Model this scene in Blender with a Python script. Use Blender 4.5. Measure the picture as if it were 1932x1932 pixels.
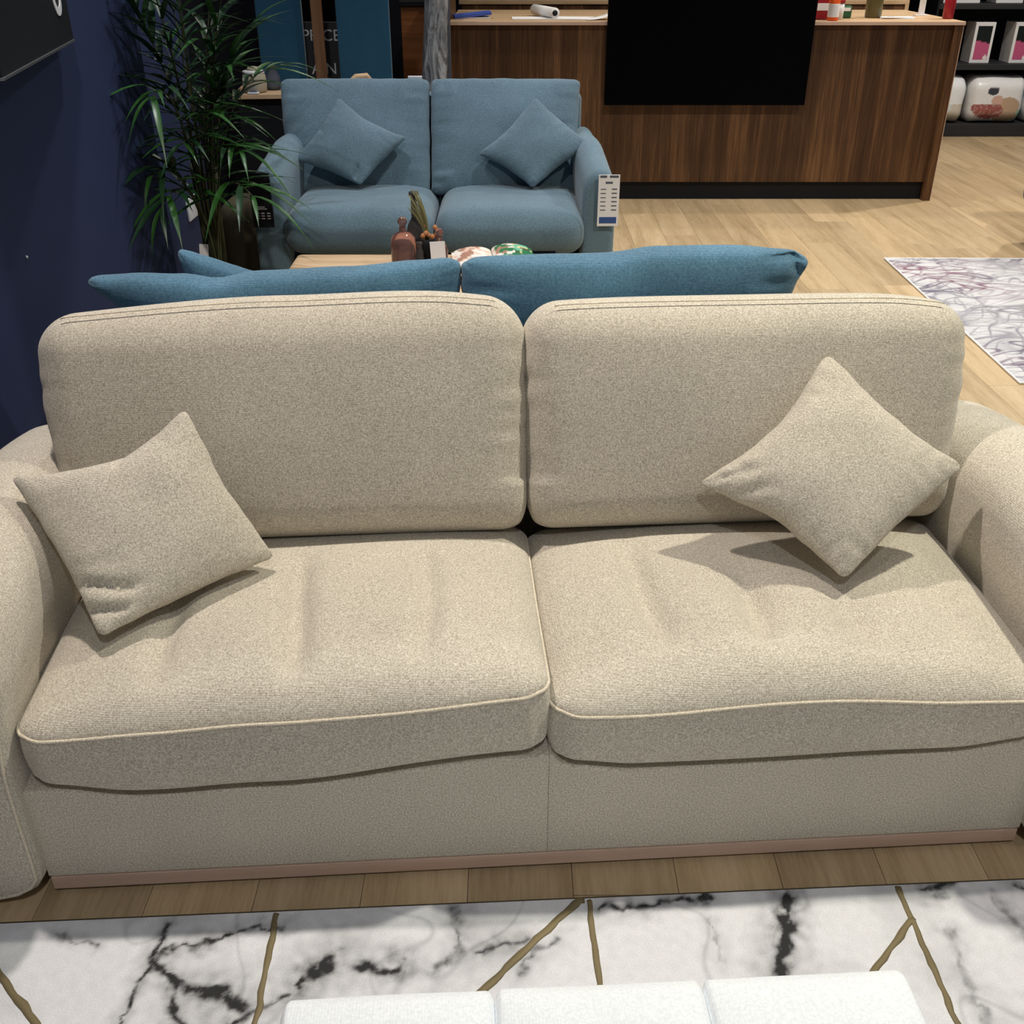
import bpy, math, random
from math import sin, cos, pi, radians as R, sqrt, exp
from mathutils import Vector, Matrix, noise
random.seed(7)
S = bpy.context.scene
for o in list(bpy.data.objects): bpy.data.objects.remove(o)
COL = S.collection

# ------------------------------------------------------------------ camera, world, lamps, exposure
cd = bpy.data.cameras.new('camera'); cam = bpy.data.objects.new('camera', cd); COL.objects.link(cam)
cam.location = (0, 0, 1.5); cam.rotation_euler = (R(90 - 29.4), 0, 0)
cd.sensor_width = 36; cd.lens = 36.0; cd.clip_start = .02; cd.clip_end = 60
S.camera = cam
S.view_settings.view_transform = 'Standard'; S.view_settings.look = 'None'
S.view_settings.gamma = 1; S.view_settings.use_curve_mapping = False
S.view_settings.exposure = 0.24
wd = bpy.data.worlds.new('world'); S.world = wd; wd.use_nodes = True
wd.node_tree.nodes['Background'].inputs[0].default_value = (.92, .95, 1, 1)
wd.node_tree.nodes['Background'].inputs[1].default_value = .10

def spot(x, y, power, col=(1, .93, .82), size=125, rad=.05, z=3.0, tx=0, ty=0):
    l = bpy.data.lights.new('ceiling_spot', 'SPOT'); l.energy = power; l.color = col
    l.spot_size = R(size); l.spot_blend = .7; l.shadow_soft_size = rad
    o = bpy.data.objects.new('ceiling_spot', l); COL.objects.link(o); o.location = (x, y, z)
    o.rotation_euler = Vector((tx, ty, -1)).to_track_quat('-Z', 'Y').to_euler()
spot(-.75, 1.95, 135, (1, .90, .82)); spot(1.65, 2.05, 185, (1, .96, .80))
spot(-.9, 4.25, 80, (.95, .97, 1)); spot(.75, 4.35, 100, (.95, .97, 1))
spot(2.9, 4.3, 170, (1, .93, .82)); spot(2.6, 6.3, 75); spot(.8, 6.3, 60, (1, .9, .75)); spot(3.9, 7.4, 190)
spot(1.5, 7.6, 60); spot(-.9, 6.5, 38)
spot(.2, -.5, 68, (.97, .98, 1)); spot(3.2, -.4, 40)  # front row, added as fill light for the sofa fronts

# ------------------------------------------------------------------ helpers
def tag(o, label=None, cat=None, group=None, kind=None):
    if label: o['label'] = label
    if cat: o['category'] = cat
    if group: o['group'] = group
    if kind: o['kind'] = kind
    return o
def thing(name, label, cat, loc=(0, 0, 0), rz=0, group=None):
    o = bpy.data.objects.new(name, None); COL.objects.link(o); o.empty_display_size = .05
    o.location = loc; o.rotation_euler = (0, 0, rz)
    return tag(o, label, cat, group)
def mk(name, V, F, m, parent=None, smooth=True, loc=None, rot=None):
    me = bpy.data.meshes.new(name); me.from_pydata([tuple(v) for v in V], [], F); me.update()
    if smooth: me.polygons.foreach_set('use_smooth', [True] * len(me.polygons))
    me.materials.append(m)
    o = bpy.data.objects.new(name, me); COL.objects.link(o)
    if parent: o.parent = parent
    if loc is not None: o.location = loc
    if rot is not None: o.rotation_euler = rot
    return o
def join(*parts):
    V, F = [], []
    for v, f in parts:
        n = len(V); V += [tuple(p) for p in v]; F += [tuple(i + n for i in q) for q in f]
    return V, F
def moved(vf, M):
    return [M @ Vector(v) for v in vf[0]], vf[1]
def axis(a, r, n, k=4):
    if r <= 1e-6: return [-a + 2 * a * i / n for i in range(n + 1)]
    c = [a - r + r * math.tan(pi / 4 * t / k) for t in range(1, k + 1)]
    mid = [-(a - r) + 2 * (a - r) * i / n for i in range(n + 1)]
    return [-x for x in reversed(c)] + mid + c
def rbox(c, s, r, n=(2, 2, 2), f=None, k=4):
    """box with (elliptically) rounded corners; c centre, s full size, r radius (scalar or xyz)"""
    if not hasattr(r, '__len__'): r = (r, r, r)
    h = [x / 2 for x in s]; r = [max(1e-5, min(r[i], h[i] * .999)) for i in range(3)]
    A = [axis(h[i], r[i], n[i], k) for i in range(3)]; N = [len(a) for a in A]
    idx = {}; V = []; F = []
    def vid(i, j, l):
        q = (i, j, l)
        if q not in idx:
            p = [A[0][i], A[1][j], A[2][l]]
            co = [max(-(h[t] - r[t]), min(h[t] - r[t], p[t])) for t in range(3)]
            d = [(p[t] - co[t]) / r[t] for t in range(3)]
            ln = sqrt(sum(x * x for x in d)); mx = max(abs(x) for x in d)
            if ln > 0: d = [x * mx / ln for x in d]
            p = [co[t] + d[t] * r[t] for t in range(3)]
            if f: p = f(*p)
            idx[q] = len(V); V.append((p[0] + c[0], p[1] + c[1], p[2] + c[2]))
        return idx[q]
    X, Y, Z = N
    for i in range(X - 1):
        for j in range(Y - 1):
            F.append((vid(i, j, 0), vid(i, j + 1, 0), vid(i + 1, j + 1, 0), vid(i + 1, j, 0)))
            F.append((vid(i, j, Z-1), vid(i + 1, j, Z-1), vid(i + 1, j + 1, Z-1), vid(i, j + 1, Z-1)))
    for i in range(X - 1):
        for l in range(Z - 1):
            F.append((vid(i, 0, l), vid(i + 1, 0, l), vid(i + 1, 0, l + 1), vid(i, 0, l + 1)))
            F.append((vid(i, Y-1, l), vid(i, Y-1, l + 1), vid(i + 1, Y-1, l + 1), vid(i + 1, Y-1, l)))
    for j in range(Y - 1):
        for l in range(Z - 1):
            F.append((vid(0, j, l), vid(0, j, l + 1), vid(0, j + 1, l + 1), vid(0, j + 1, l)))
            F.append((vid(X-1, j, l), vid(X-1, j + 1, l), vid(X-1, j + 1, l + 1), vid(X-1, j, l + 1)))
    return V, F
def box(x0, x1, y0, y1, z0, z1, b=.003):
    return rbox(((x0+x1)/2, (y0+y1)/2, (z0+z1)/2), (x1-x0, y1-y0, z1-z0), b, (1, 1, 1), k=1)
def tube(P, r, n=8, closed=False, cap=True):
    P = [Vector(p) for p in P]; V = []; F = []; m = len(P)
    rr = r if hasattr(r, '__len__') else [r] * m
    up = None
    for i, p in enumerate(P):
        t = (P[(i + 1) % m] - P[i - 1]) if closed else (P[min(i + 1, m - 1)] - P[max(i - 1, 0)])
        t.normalize()
        if up is None: up = Vector((0, 0, 1)) if abs(t.z) < .9 else Vector((1, 0, 0))
        a = t.cross(up); a.normalize(); b = a.cross(t); b.normalize(); up = b
        for k in range(n):
            q = 2 * pi * k / n; V.append(p + (a * cos(q) + b * sin(q)) * rr[i])
    for i in range(m if closed else m - 1):
        j = (i + 1) % m
        for k in range(n):
            F.append((i*n + k, i*n + (k+1) % n, j*n + (k+1) % n, j*n + k))
    if not closed and cap:
        F.append(tuple(reversed(range(n)))); F.append(tuple(range((m-1)*n, m*n)))
    return V, F
def lathe(prof, n=24, c=(0, 0, 0)):
    V = []; F = []
    for (r, z) in prof:
        for k in range(n):
            a = 2 * pi * k / n; V.append((c[0] + r*cos(a), c[1] + r*sin(a), c[2] + z))
    for i in range(len(prof) - 1):
        for k in range(n): F.append((i*n+k, i*n+(k+1) % n, (i+1)*n+(k+1) % n, (i+1)*n+k))
    F.append(tuple(reversed(range(n)))); F.append(tuple(range((len(prof)-1)*n, len(prof)*n)))
    return V, F
def chaikin(P, it=2):
    for _ in range(it):
        Q = []
        for i in range(len(P)):
            a, b = P[i], P[(i + 1) % len(P)]
            Q += [(a[0]*.75 + b[0]*.25, a[1]*.75 + b[1]*.25), (a[0]*.25 + b[0]*.75, a[1]*.25 + b[1]*.75)]
        P = Q
    return P
def prism(prof, y0, y1, r0, r1, n=10, g=None):
    """closed x-z outline swept along y with rounded ends"""
    cx = sum(p[0] for p in prof) / len(prof); cz = sum(p[1] for p in prof) / len(prof)
    wx = (max(p[0] for p in prof) - min(p[0] for p in prof)) / 2; wz = (max(p[1] for p in prof) - min(p[1] for p in prof)) / 2
    st = []
    for t in (0, .25, .5, .75, 1): st.append((y0 + r0 * (1 - cos(t*pi/2)), r0 * (1 - sin(t*pi/2))))
    for i in range(1, n): st.append((y0 + r0 + (y1 - r1 - y0 - r0) * i / n, 0))
    for t in (1, .75, .5, .25, 0): st.append((y1 - r1 * (1 - cos(t*pi/2)), r1 * (1 - sin(t*pi/2))))
    V = []; F = []; m = len(prof)
    for y, ins in st:
        for x, z in prof:
            p = (cx + (x - cx) * (1 - ins / wx), y, cz + (z - cz) * (1 - ins / wz))
            V.append(g(*p) if g else p)
    for i in range(len(st) - 1):
        for k in range(m): F.append((i*m+k, i*m+(k+1) % m, (i+1)*m+(k+1) % m, (i+1)*m+k))
    F.append(tuple(reversed(range(m)))); F.append(tuple(range((len(st)-1)*m, len(st)*m)))
    return V, F
def lerp(tab, x):
    if x <= tab[0][0]: return tab[0][1]
    for (a, b), (c, d) in zip(tab, tab[1:]):
        if x <= c:
            t = (x - a) / (c - a); t = t * t * (3 - 2 * t); return b + (d - b) * t
    return tab[-1][1]
nz = lambda x, y=0., z=0.: noise.noise(Vector((x, y, z)))

def pillow(bl, br, tr, tl, T=.12, conc=.09, seed=0, wr=.004, N=44, back=1.0, expo=.42, creases=(), sag=0, edges=None, crn=.10):
    """knife-edge cushion spanned by its four corner points"""
    bl, br, tr, tl = [Vector(p) for p in (bl, br, tr, tl)]
    nrm = (br - tl).cross(tr - bl); nrm.normalize()     # points to the viewer side for bl,br,tr,tl seen ccw
    side = (br - bl).length
    V = []; F = []; idx = {}
    def P(i, j, s):
        a = sin(pi/2 * (2*i/N - 1)); b = sin(pi/2 * (2*j/N - 1))
        e = max(0, (1-a*a)) ** expo * max(0, (1-b*b)) ** expo
        e = e * (.9 + .1 * (1 - a*a) * (1 - b*b))
        cc = conc * (1 + .5 * nz(a*1.3 + seed, b*1.3, 3.))
        E = edges or (1, 1, 1, 1)                       # bottom, right, top, left
        eu = E[1] if a > 0 else E[3]; ev = E[2] if b > 0 else E[0]
        u = a * (1 - cc * eu * (1 - abs(b)**1.5) * a*a); v = b * (1 - cc * ev * (1 - abs(a)**1.5) * b*b)
        ka, kb = abs(a) - (1-crn), abs(b) - (1-crn)
        if ka > 0 and kb > 0:
            mx = max(ka, kb); ln = sqrt(ka*ka + kb*kb)
            u *= ((1-crn) + ka*mx/ln) / abs(a); v *= ((1-crn) + kb*mx/ln) / abs(b)
        u += .012 * nz(b*5 + seed, 7.7) * abs(a)**6; v += .012 * nz(a*5 + seed, 1.7) * abs(b)**6
        p = ((1-u)*(1-v)*bl + (1+u)*(1-v)*br + (1+u)*(1+v)*tr + (1-u)*(1+v)*tl) / 4
        h = T/2 * e * (1 if s > 0 else back)
        edge = max(abs(a), abs(b))
        ang = b if abs(a) > abs(b) else a
        rip = nz(ang*9 + seed*3, seed, s*2.) * max(0, edge - .55) * 2.2 * (1 - edge**8)
        big = nz(a*1.6 + seed, b*1.6, 5.) * (1 - edge**4)
        h += wr * (rip * 1.6 + big * 1.6) if e > 0 else 0
        for (ca, cb, dx, dy, wd_, dep, ln) in creases:
            along = (a-ca)*dx + (b-cb)*dy; across = -(a-ca)*dy + (b-cb)*dx + .06*sin(along*6)
            if s > 0: h -= dep * exp(-(across/wd_)**2) * exp(-(along/ln)**4)
        p = p + nrm * (h * s)
        if sag: p.z -= sag * (1 - a*a) * (1 + b) / 2
        return p
    def vid(i, j, s):
        if i in (0, N) or j in (0, N): s = 1
        q = (i, j, s)
        if q not in idx: idx[q] = len(V); V.append(P(i, j, s))
        return idx[q]
    for s in (1, -1):
        for i in range(N):
            for j in range(N):
                q = (vid(i, j, s), vid(i+1, j, s), vid(i+1, j+1, s), vid(i, j+1, s))
                F.append(q if s > 0 else tuple(reversed(q)))
    return V, F

# ------------------------------------------------------------------ materials
def mat(name, rough=.7, spec=.4, metal=0, base=(1, 1, 1)):
    m = bpy.data.materials.new(name); m.use_nodes = True; nt = m.node_tree; b = nt.nodes['Principled BSDF']
    b.inputs['Roughness'].default_value = rough; b.inputs['Specular IOR Level'].default_value = spec
    b.inputs['Metallic'].default_value = metal; b.inputs['Base Color'].default_value = (*base, 1)
    return m, nt, b
def plain(name, c, rough=.6, spec=.4, metal=0, var=.06):
    m, nt, b = mat(name, rough, spec, metal, c)
    t = nt.nodes.new('ShaderNodeTexCoord'); n = nt.nodes.new('ShaderNodeTexNoise'); n.inputs['Scale'].default_value = 9
    n.inputs['Detail'].default_value = 4
    nt.links.new(t.outputs['Object'], n.inputs['Vector'])
    mx = nt.nodes.new('ShaderNodeMixRGB'); mx.inputs[1].default_value = (*[x*(1-var*2) for x in c], 1)
    mx.inputs[2].default_value = (*[min(1, x*(1+var*2)) for x in c], 1)
    nt.links.new(n.outputs['Fac'], mx.inputs[0]); nt.links.new(mx.outputs[0], b.inputs['Base Color'])
    return m
def fabric(name, dark, light, scale=430, bump=.25, contrast=(.35, .65), weave=700, big=.12, sheen=.25):
    m, nt, b = mat(name, .92, .12)
    L = nt.links.new; N = nt.nodes.new
    t = N('ShaderNodeTexCoord')
    n = N('ShaderNodeTexNoise'); n.inputs['Scale'].default_value = scale; n.inputs['Detail'].default_value = 3; n.inputs['Roughness'].default_value = .65
    L(t.outputs['Object'], n.inputs['Vector'])
    r = N('ShaderNodeValToRGB'); r.color_ramp.elements[0].position = contrast[0]; r.color_ramp.elements[1].position = contrast[1]
    r.color_ramp.elements[0].color = (*dark, 1); r.color_ramp.elements[1].color = (*light, 1)
    L(n.outputs['Fac'], r.inputs[0])
    n2 = N('ShaderNodeTexNoise'); n2.inputs['Scale'].default_value = 5; n2.inputs['Detail'].default_value = 5
    L(t.outputs['Object'], n2.inputs['Vector'])
    mp = N('ShaderNodeMapRange'); mp.inputs[1].default_value = .3; mp.inputs[2].default_value = .7
    mp.inputs[3].default_value = 1 - big; mp.inputs[4].default_value = 1 + big
    L(n2.outputs['Fac'], mp.inputs[0])
    mx = N('ShaderNodeVectorMath'); mx.operation = 'SCALE'; L(r.outputs[0], mx.inputs[0]); L(mp.outputs[0], mx.inputs['Scale'])
    L(mx.outputs[0], b.inputs['Base Color'])
    w1 = N('ShaderNodeTexWave'); w1.inputs['Scale'].default_value = weave / 6.28; w1.inputs['Distortion'].default_value = 2
    w1.inputs['Detail'].default_value = 1
    L(t.outputs['Object'], w1.inputs['Vector'])
    w2 = N('ShaderNodeTexWave'); w2.bands_direction = 'Z'; w2.inputs['Scale'].default_value = weave / 6.28; w2.inputs['Distortion'].default_value = 2
    L(t.outputs['Object'], w2.inputs['Vector'])
    ad = N('ShaderNodeMath'); L(w1.outputs['Fac'], ad.inputs[0]); L(w2.outputs['Fac'], ad.inputs[1])
    ad2 = N('ShaderNodeMath'); L(ad.outputs[0], ad2.inputs[0]); L(n.outputs['Fac'], ad2.inputs[1])
    bp = N('ShaderNodeBump'); bp.inputs['Strength'].default_value = bump; bp.inputs['Distance'].default_value = .0012
    L(ad2.outputs[0], bp.inputs['Height']); L(bp.outputs[0], b.inputs['Normal'])
    b.inputs['Sheen Weight'].default_value = sheen; b.inputs['Sheen Roughness'].default_value = .5
    return m
def wood(name, cols, sc=(1, 1, 1), rough=.5, bump=.05, rand=0., wave=6, spec=.3, coarse=2.5):
    """streaky grain; sc stretches object space (small value = long along that axis)"""
    m, nt, b = mat(name, rough, spec); L = nt.links.new; N = nt.nodes.new
    t = N('ShaderNodeTexCoord'); oi = N('ShaderNodeObjectInfo')
    mp = N('ShaderNodeMapping'); mp.inputs['Scale'].default_value = sc
    off = N('ShaderNodeVectorMath'); off.operation = 'SCALE'; off.inputs[0].default_value = (37, 19, 53); L(oi.outputs['Random'], off.inputs['Scale'])
    ad = N('ShaderNodeVectorMath'); L(t.outputs['Object'], ad.inputs[0]); L(off.outputs[0], ad.inputs[1])
    L(ad.outputs[0], mp.inputs[0])
    n1 = N('ShaderNodeTexNoise'); n1.inputs['Scale'].default_value = coarse; n1.inputs['Detail'].default_value = 6; n1.inputs['Distortion'].default_value = .6
    n2 = N('ShaderNodeTexNoise'); n2.inputs['Scale'].default_value = wave * 5; n2.inputs['Detail'].default_value = 5; n2.inputs['Roughness'].default_value = .7
    L(mp.outputs[0], n1.inputs['Vector']); L(mp.outputs[0], n2.inputs['Vector'])
    mx = N('ShaderNodeMath'); mx.operation = 'MULTIPLY_ADD'; mx.inputs[1].default_value = .45
    L(n2.outputs['Fac'], mx.inputs[0])
    m2 = N('ShaderNodeMath'); m2.operation = 'MULTIPLY'; m2.inputs[1].default_value = .6; L(n1.outputs['Fac'], m2.inputs[0]); L(m2.outputs[0], mx.inputs[2])
    r = N('ShaderNodeValToRGB'); E_ = r.color_ramp.elements
    E_[0].position = .33; E_[0].color = (*cols[0], 1); E_[1].position = .72; E_[1].color = (*cols[-1], 1)
    if len(cols) == 3: e = E_.new(.52); e.color = (*cols[1], 1)
    L(mx.outputs[0], r.inputs[0])
    rm = N('ShaderNodeMapRange'); rm.inputs[3].default_value = 1 - rand; rm.inputs[4].default_value = 1 + rand; L(oi.outputs['Random'], rm.inputs[0])
    sc_ = N('ShaderNodeVectorMath'); sc_.operation = 'SCALE'; L(r.outputs[0], sc_.inputs[0]); L(rm.outputs[0], sc_.inputs['Scale'])
    L(sc_.outputs[0], b.inputs['Base Color'])
    bp = N('ShaderNodeBump'); bp.inputs['Strength'].default_value = bump; bp.inputs['Distance'].default_value = .001
    L(n2.outputs['Fac'], bp.inputs['Height']); L(bp.outputs[0], b.inputs['Normal'])
    return m
def vcol(name, rough=.9, grain=60, amt=.12, bump=.4, spec=.15, sheen=0):
    m, nt, b = mat(name, rough, spec); L = nt.links.new; N = nt.nodes.new
    a = N('ShaderNodeVertexColor'); a.layer_name = 'Col'; t = N('ShaderNodeTexCoord')
    n = N('ShaderNodeTexNoise'); n.inputs['Scale'].default_value = grain; n.inputs['Detail'].default_value = 4; n.inputs['Roughness'].default_value = .7
    L(t.outputs['Object'], n.inputs['Vector'])
    r = N('ShaderNodeMapRange'); r.inputs[1].default_value = .25; r.inputs[2].default_value = .75; r.inputs[3].default_value = 1 - amt; r.inputs[4].default_value = 1 + amt
    L(n.outputs['Fac'], r.inputs[0])
    s = N('ShaderNodeVectorMath'); s.operation = 'SCALE'; L(a.outputs[0], s.inputs[0]); L(r.outputs[0], s.inputs['Scale'])
    L(s.outputs[0], b.inputs['Base Color'])
    bp = N('ShaderNodeBump'); bp.inputs['Strength'].default_value = bump; bp.inputs['Distance'].default_value = .002
    L(n.outputs['Fac'], bp.inputs['Height']); L(bp.outputs[0], b.inputs['Normal']); b.inputs['Sheen Weight'].default_value = sheen
    return m
def paint(o, fn):
    me = o.data; ca = me.color_attributes.new('Col', 'FLOAT_COLOR', 'POINT'); buf = []
    for v in me.vertices: c = fn(*v.co); buf += [c[0], c[1], c[2], 1]
    ca.data.foreach_set('color', buf)

M = {}
M['beige'] = fabric('beige_melange_fabric', (.365, .318, .248), (.75, .695, .585), 330, .3, (.34, .66), 900, .04)
M['piping'] = fabric('beige_piping_fabric', (.45, .38, .28), (.85, .77, .62), 500, .2, (.36, .62), 900, .03)
M['bluegrey'] = fabric('grey_blue_fabric', (.075, .122, .155), (.16, .245, .30), 300, .3, (.34, .66), 700, .10)
M['teal'] = fabric('blue_velvet_fabric', (.050, .125, .195), (.105, .225, .325), 170, .3, (.3, .7), 500, .14, .3)
M['white_fab'] = fabric('white_weave_fabric', (.76, .80, .83), (.88, .92, .95), 260, .15, (.35, .65), 500, .02)
M['plank'] = wood('oak_plank', [(.33, .23, .125), (.47, .345, .20), (.59, .45, .285)], (7, .55, 7), .42, .06, .13, 4, .35, 2.2)
M['walnut'] = wood('walnut_veneer', [(.028, .012, .005), (.080, .036, .015), (.22, .108, .045)], (5, 5, .18), .45, .04, 0, 4, .3, 2.4)
M['oak_top'] = wood('oak_top', [(.42, .26, .14), (.58, .40, .24), (.68, .50, .32)], (.6, 6, 6), .4, .04, 0, 4)
M['orange_wood'] = wood('orange_wood', [(.13, .045, .014), (.24, .085, .028), (.32, .13, .045)], (.4, 5, 8), .5, .05, 0, 4)
M['strip'] = wood('pinkish_wood', [(.50, .33, .25), (.58, .41, .32), (.65, .48, .38)], (.5, 6, 9), .5, .05, 0, 4)
M['post'] = wood('brown_post_wood', [(.10, .045, .02), (.17, .085, .042), (.22, .12, .065)], (6, 6, .4), .5, .05, 0, 4)
M['black'] = plain('black_laminate', (.006, .007, .010), .55, .25)
M['black_panel'] = plain('matte_black_panel', (.0018, .0018, .0025), .9, .03)
M['dark'] = plain('dark_grey_paint', (.02, .021, .024), .6)
M['navy'] = plain('navy_wall_paint', (.020, .031, .084), .65, .3, var=.04)
M['navy_dark'] = plain('dark_wall_paint', (.006, .007, .014), .8, .2)
M['white'] = plain('white_plastic', (.78, .78, .80), .4)
M['paper'] = plain('white_paper', (.82, .82, .84), .8, .1, var=.02)
M['print'] = plain('grey_print', (.10, .11, .14), .8, .1)
M['print_white'] = plain('white_print', (.55, .55, .56), .8, .1)
M['blue_print'] = plain('blue_print', (.05, .10, .28), .7, .1)
M['ceramic'] = plain('stone_ceramic', (.40, .36, .27), .5)
M['leaf'] = plain('palm_leaf_green', (.020, .080, .013), .38, .5, var=.25)
M['leaf2'] = plain('palm_leaf_dark_green', (.010, .040, .012), .4, .5, var=.25)
M['stem'] = plain('palm_stem', (.045, .05, .018), .6)
M['soil'] = plain('soil', (.012, .008, .006), .95)
M['khaki'] = plain('khaki_fabric', (.085, .072, .045), .9, .1)
M['tealboard'] = fabric('teal_board_cloth', (.015, .065, .12), (.03, .11, .185), 240, .2, (.3, .7), 400, .1)
M['gold'] = plain('gold_yarn', (.20, .16, .085), .6, .3, .25, var=.2)
M['metal'] = plain('brushed_metal', (.4, .4, .42), .3, .5, .9)
M['grey_fab'] = fabric('grey_fabric', (.08, .08, .08), (.16, .16, .16), 260, .3)
M['orange'] = plain('orange_plastic', (.85, .12, .02), .4)
M['red'] = plain('red_plastic', (.30, .012, .02), .35)
M['olive'] = plain('olive_glass', (.10, .085, .03), .3)
M['bluebook'] = plain('blue_cover', (.05, .10, .45), .45)
M['green'] = plain('dark_green_print', (.02, .10, .04), .6)
M['straw'] = plain('dried_grass', (.20, .19, .09), .8, .1, var=.3)
M['seed'] = plain('orange_seed_heads', (.45, .20, .09), .8, .1, var=.3)
M['vc'] = vcol('printed_surface', .5, 200, .03, .05)
M['film'] = vcol('printed_film', .25, 40, .05, .3, .5)
def glass(name, c, tr=.85, rough=.05, a=1):
    m, nt, b = mat(name, rough, .5, 0, c); b.inputs['Transmission Weight'].default_value = tr; b.inputs['IOR'].default_value = 1.35
    return m
M['pink_glass'] = glass('pink_glass', (.50, .28, .25), .82)
M['smoke_glass'] = glass('smoke_glass', (.12, .11, .11), .6)
m, nt, b = mat('crinkled_film', .12, .8, 0, (.75, .78, .82)); b.inputs['Transmission Weight'].default_value = .35
n = nt.nodes.new('ShaderNodeTexNoise'); n.inputs['Scale'].default_value = 14; n.inputs['Detail'].default_value = 6; n.inputs['Distortion'].default_value = 2
t = nt.nodes.new('ShaderNodeTexCoord'); mp = nt.nodes.new('ShaderNodeMapping'); mp.inputs['Scale'].default_value = (1, 1, .25)
nt.links.new(t.outputs['Object'], mp.inputs[0]); nt.links.new(mp.outputs[0], n.inputs['Vector'])
bp = nt.nodes.new('ShaderNodeBump'); bp.inputs['Strength'].default_value = 1; bp.inputs['Distance'].default_value = .05
nt.links.new(n.outputs['Fac'], bp.inputs['Height']); nt.links.new(bp.outputs[0], b.inputs['Normal'])
rr = nt.nodes.new('ShaderNodeValToRGB'); rr.color_ramp.elements[0].position = .38; rr.color_ramp.elements[1].position = .62
rr.color_ramp.elements[0].color = (.10, .11, .14, 1); rr.color_ramp.elements[1].color = (.62, .66, .70, 1)
nt.links.new(n.outputs['Fac'], rr.inputs[0]); nt.links.new(rr.outputs[0], b.inputs['Base Color'])
M['film_roll'] = m

# ------------------------------------------------------------------ setting
fl = mk('floor', *box(-1.95, 6.2, -1.4, 10.3, -.08, -.012), M['dark'], smooth=False); tag(fl, kind='structure')
PW, PL = .19, 1.285
pl_me = None; cnt = 0
ncol = 33
for i in range(ncol):
    x = -1.60 + PW * i; off = random.random() * PL
    y = -.75 - off
    while y < 10.2:
        a, b_ = max(y, -1.38), min(y + PL, 10.28)
        # planks well outside the view on the near right are left to the dark base
        if b_ - a > .1 and not (x > 1.3 and b_ < 1.4 and x > 2.0) :
            if abs((b_ - a) - PL) < 1e-4:
                if pl_me is None:
                    o = mk('plank', *rbox((0, 0, -.006), (PW - .0007, PL - .0015, .012), .0012, (1, 1, 1), k=1), M['plank'], fl, False, (x + PW/2, (a + b_)/2, 0)); pl_me = o.data
                else:
                    o = bpy.data.objects.new('plank', pl_me); COL.objects.link(o); o.parent = fl; o.location = (x + PW/2, (a + b_)/2, 0)
            else:
                o = mk('plank', *rbox((0, 0, -.006), (PW - .0007, b_ - a - .0015, .012), .0012, (1, 1, 1), k=1), M['plank'], fl, False, (x + PW/2, (a + b_)/2, 0))
            cnt += 1
        y += PL
print('PLANKS', cnt)
tag(mk('wall_left', *join(box(-1.60, -1.385, -1.4, 4.18, 0, 3.1, .004), box(-1.62, -1.52, 4.18, 5.25, 0, 3.1, .004)), M['navy'], smooth=False), kind='structure')
tag(mk('wall_back', *box(-1.62, 6.2, 10.2, 10.3, 0, 3.1), M['navy_dark'], smooth=False), kind='structure')
tag(mk('wall_left_rear', *box(-1.95, -1.80, 5.25, 7.7, 0, 3.1), M['navy_dark'], smooth=False), kind='structure')
tag(mk('wall_back_left', *box(-1.95, -.62, 7.6, 7.7, 0, 3.1), M['navy_dark'], smooth=False), kind='structure')
o = thing('wall_screw_cap', 'tiny white cap on the navy wall, left of the blue cushions', 'cap', (-1.3845, 2.9, .70))
mk('cap', *moved(lathe([(.0045, 0), (.0045, .002), (.003, .004)], 12), Matrix.Rotation(pi/2, 4, 'Y')), M['white'], o)
o = thing('wall_socket', 'white double wall socket on the navy wall behind the palm', 'socket', (-1.519, 4.93, .375))
mk('face_plate', *rbox((.004, 0, 0), (.01, .146, .10), .003, (1, 1, 1), k=2), M['white'], o)
for s in (-1, 1): mk('switch', *rbox((.010, s*.045, .022), (.004, .014, .022), .001, (1, 1, 1), k=1), M['white'], o)

# black wall sign, angled off the wall, bottom of one white letter in view
sg = thing('wall_sign', 'black sign board angled off the navy wall with a white letter', 'sign', (-1.345, 3.45, 1.215), math.atan2(.21, 1))
# local frame: -y runs toward the viewer, x faces the room
mk('board', *box(-.02, 0, -1.0, 0, .008, .62, .002), M['black'], sg, False)
mk('edge_trim', *box(-.022, .003, -1.0, 0, 0, .007, .001), M['metal'], sg, False)
def text(name, s, size, m, parent, M4, depth=.001, bold=0):
    c = bpy.data.curves.new(name, 'FONT'); c.body = s; c.size = size; c.extrude = depth; c.offset = bold; c.align_x = 'LEFT'
    t_ = bpy.data.objects.new(name, c); COL.objects.link(t_); bpy.context.view_layer.update()
    me = bpy.data.meshes.new_from_object(t_.evaluated_get(bpy.context.evaluated_depsgraph_get()))
    bpy.data.objects.remove(t_); me.transform(M4); me.materials.clear(); me.materials.append(m)
    o = bpy.data.objects.new(name, me); COL.objects.link(o); o.parent = parent; return o
XZ = Matrix.Rotation(pi/2, 4, 'X')                                   # text upright, facing -y
text('letter', 'U', .20, M['white'], sg, Matrix.Translation((.002, -.235, .085)) @ Matrix.Rotation(pi/2, 4, 'Z') @ XZ, .001, .002)

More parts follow.
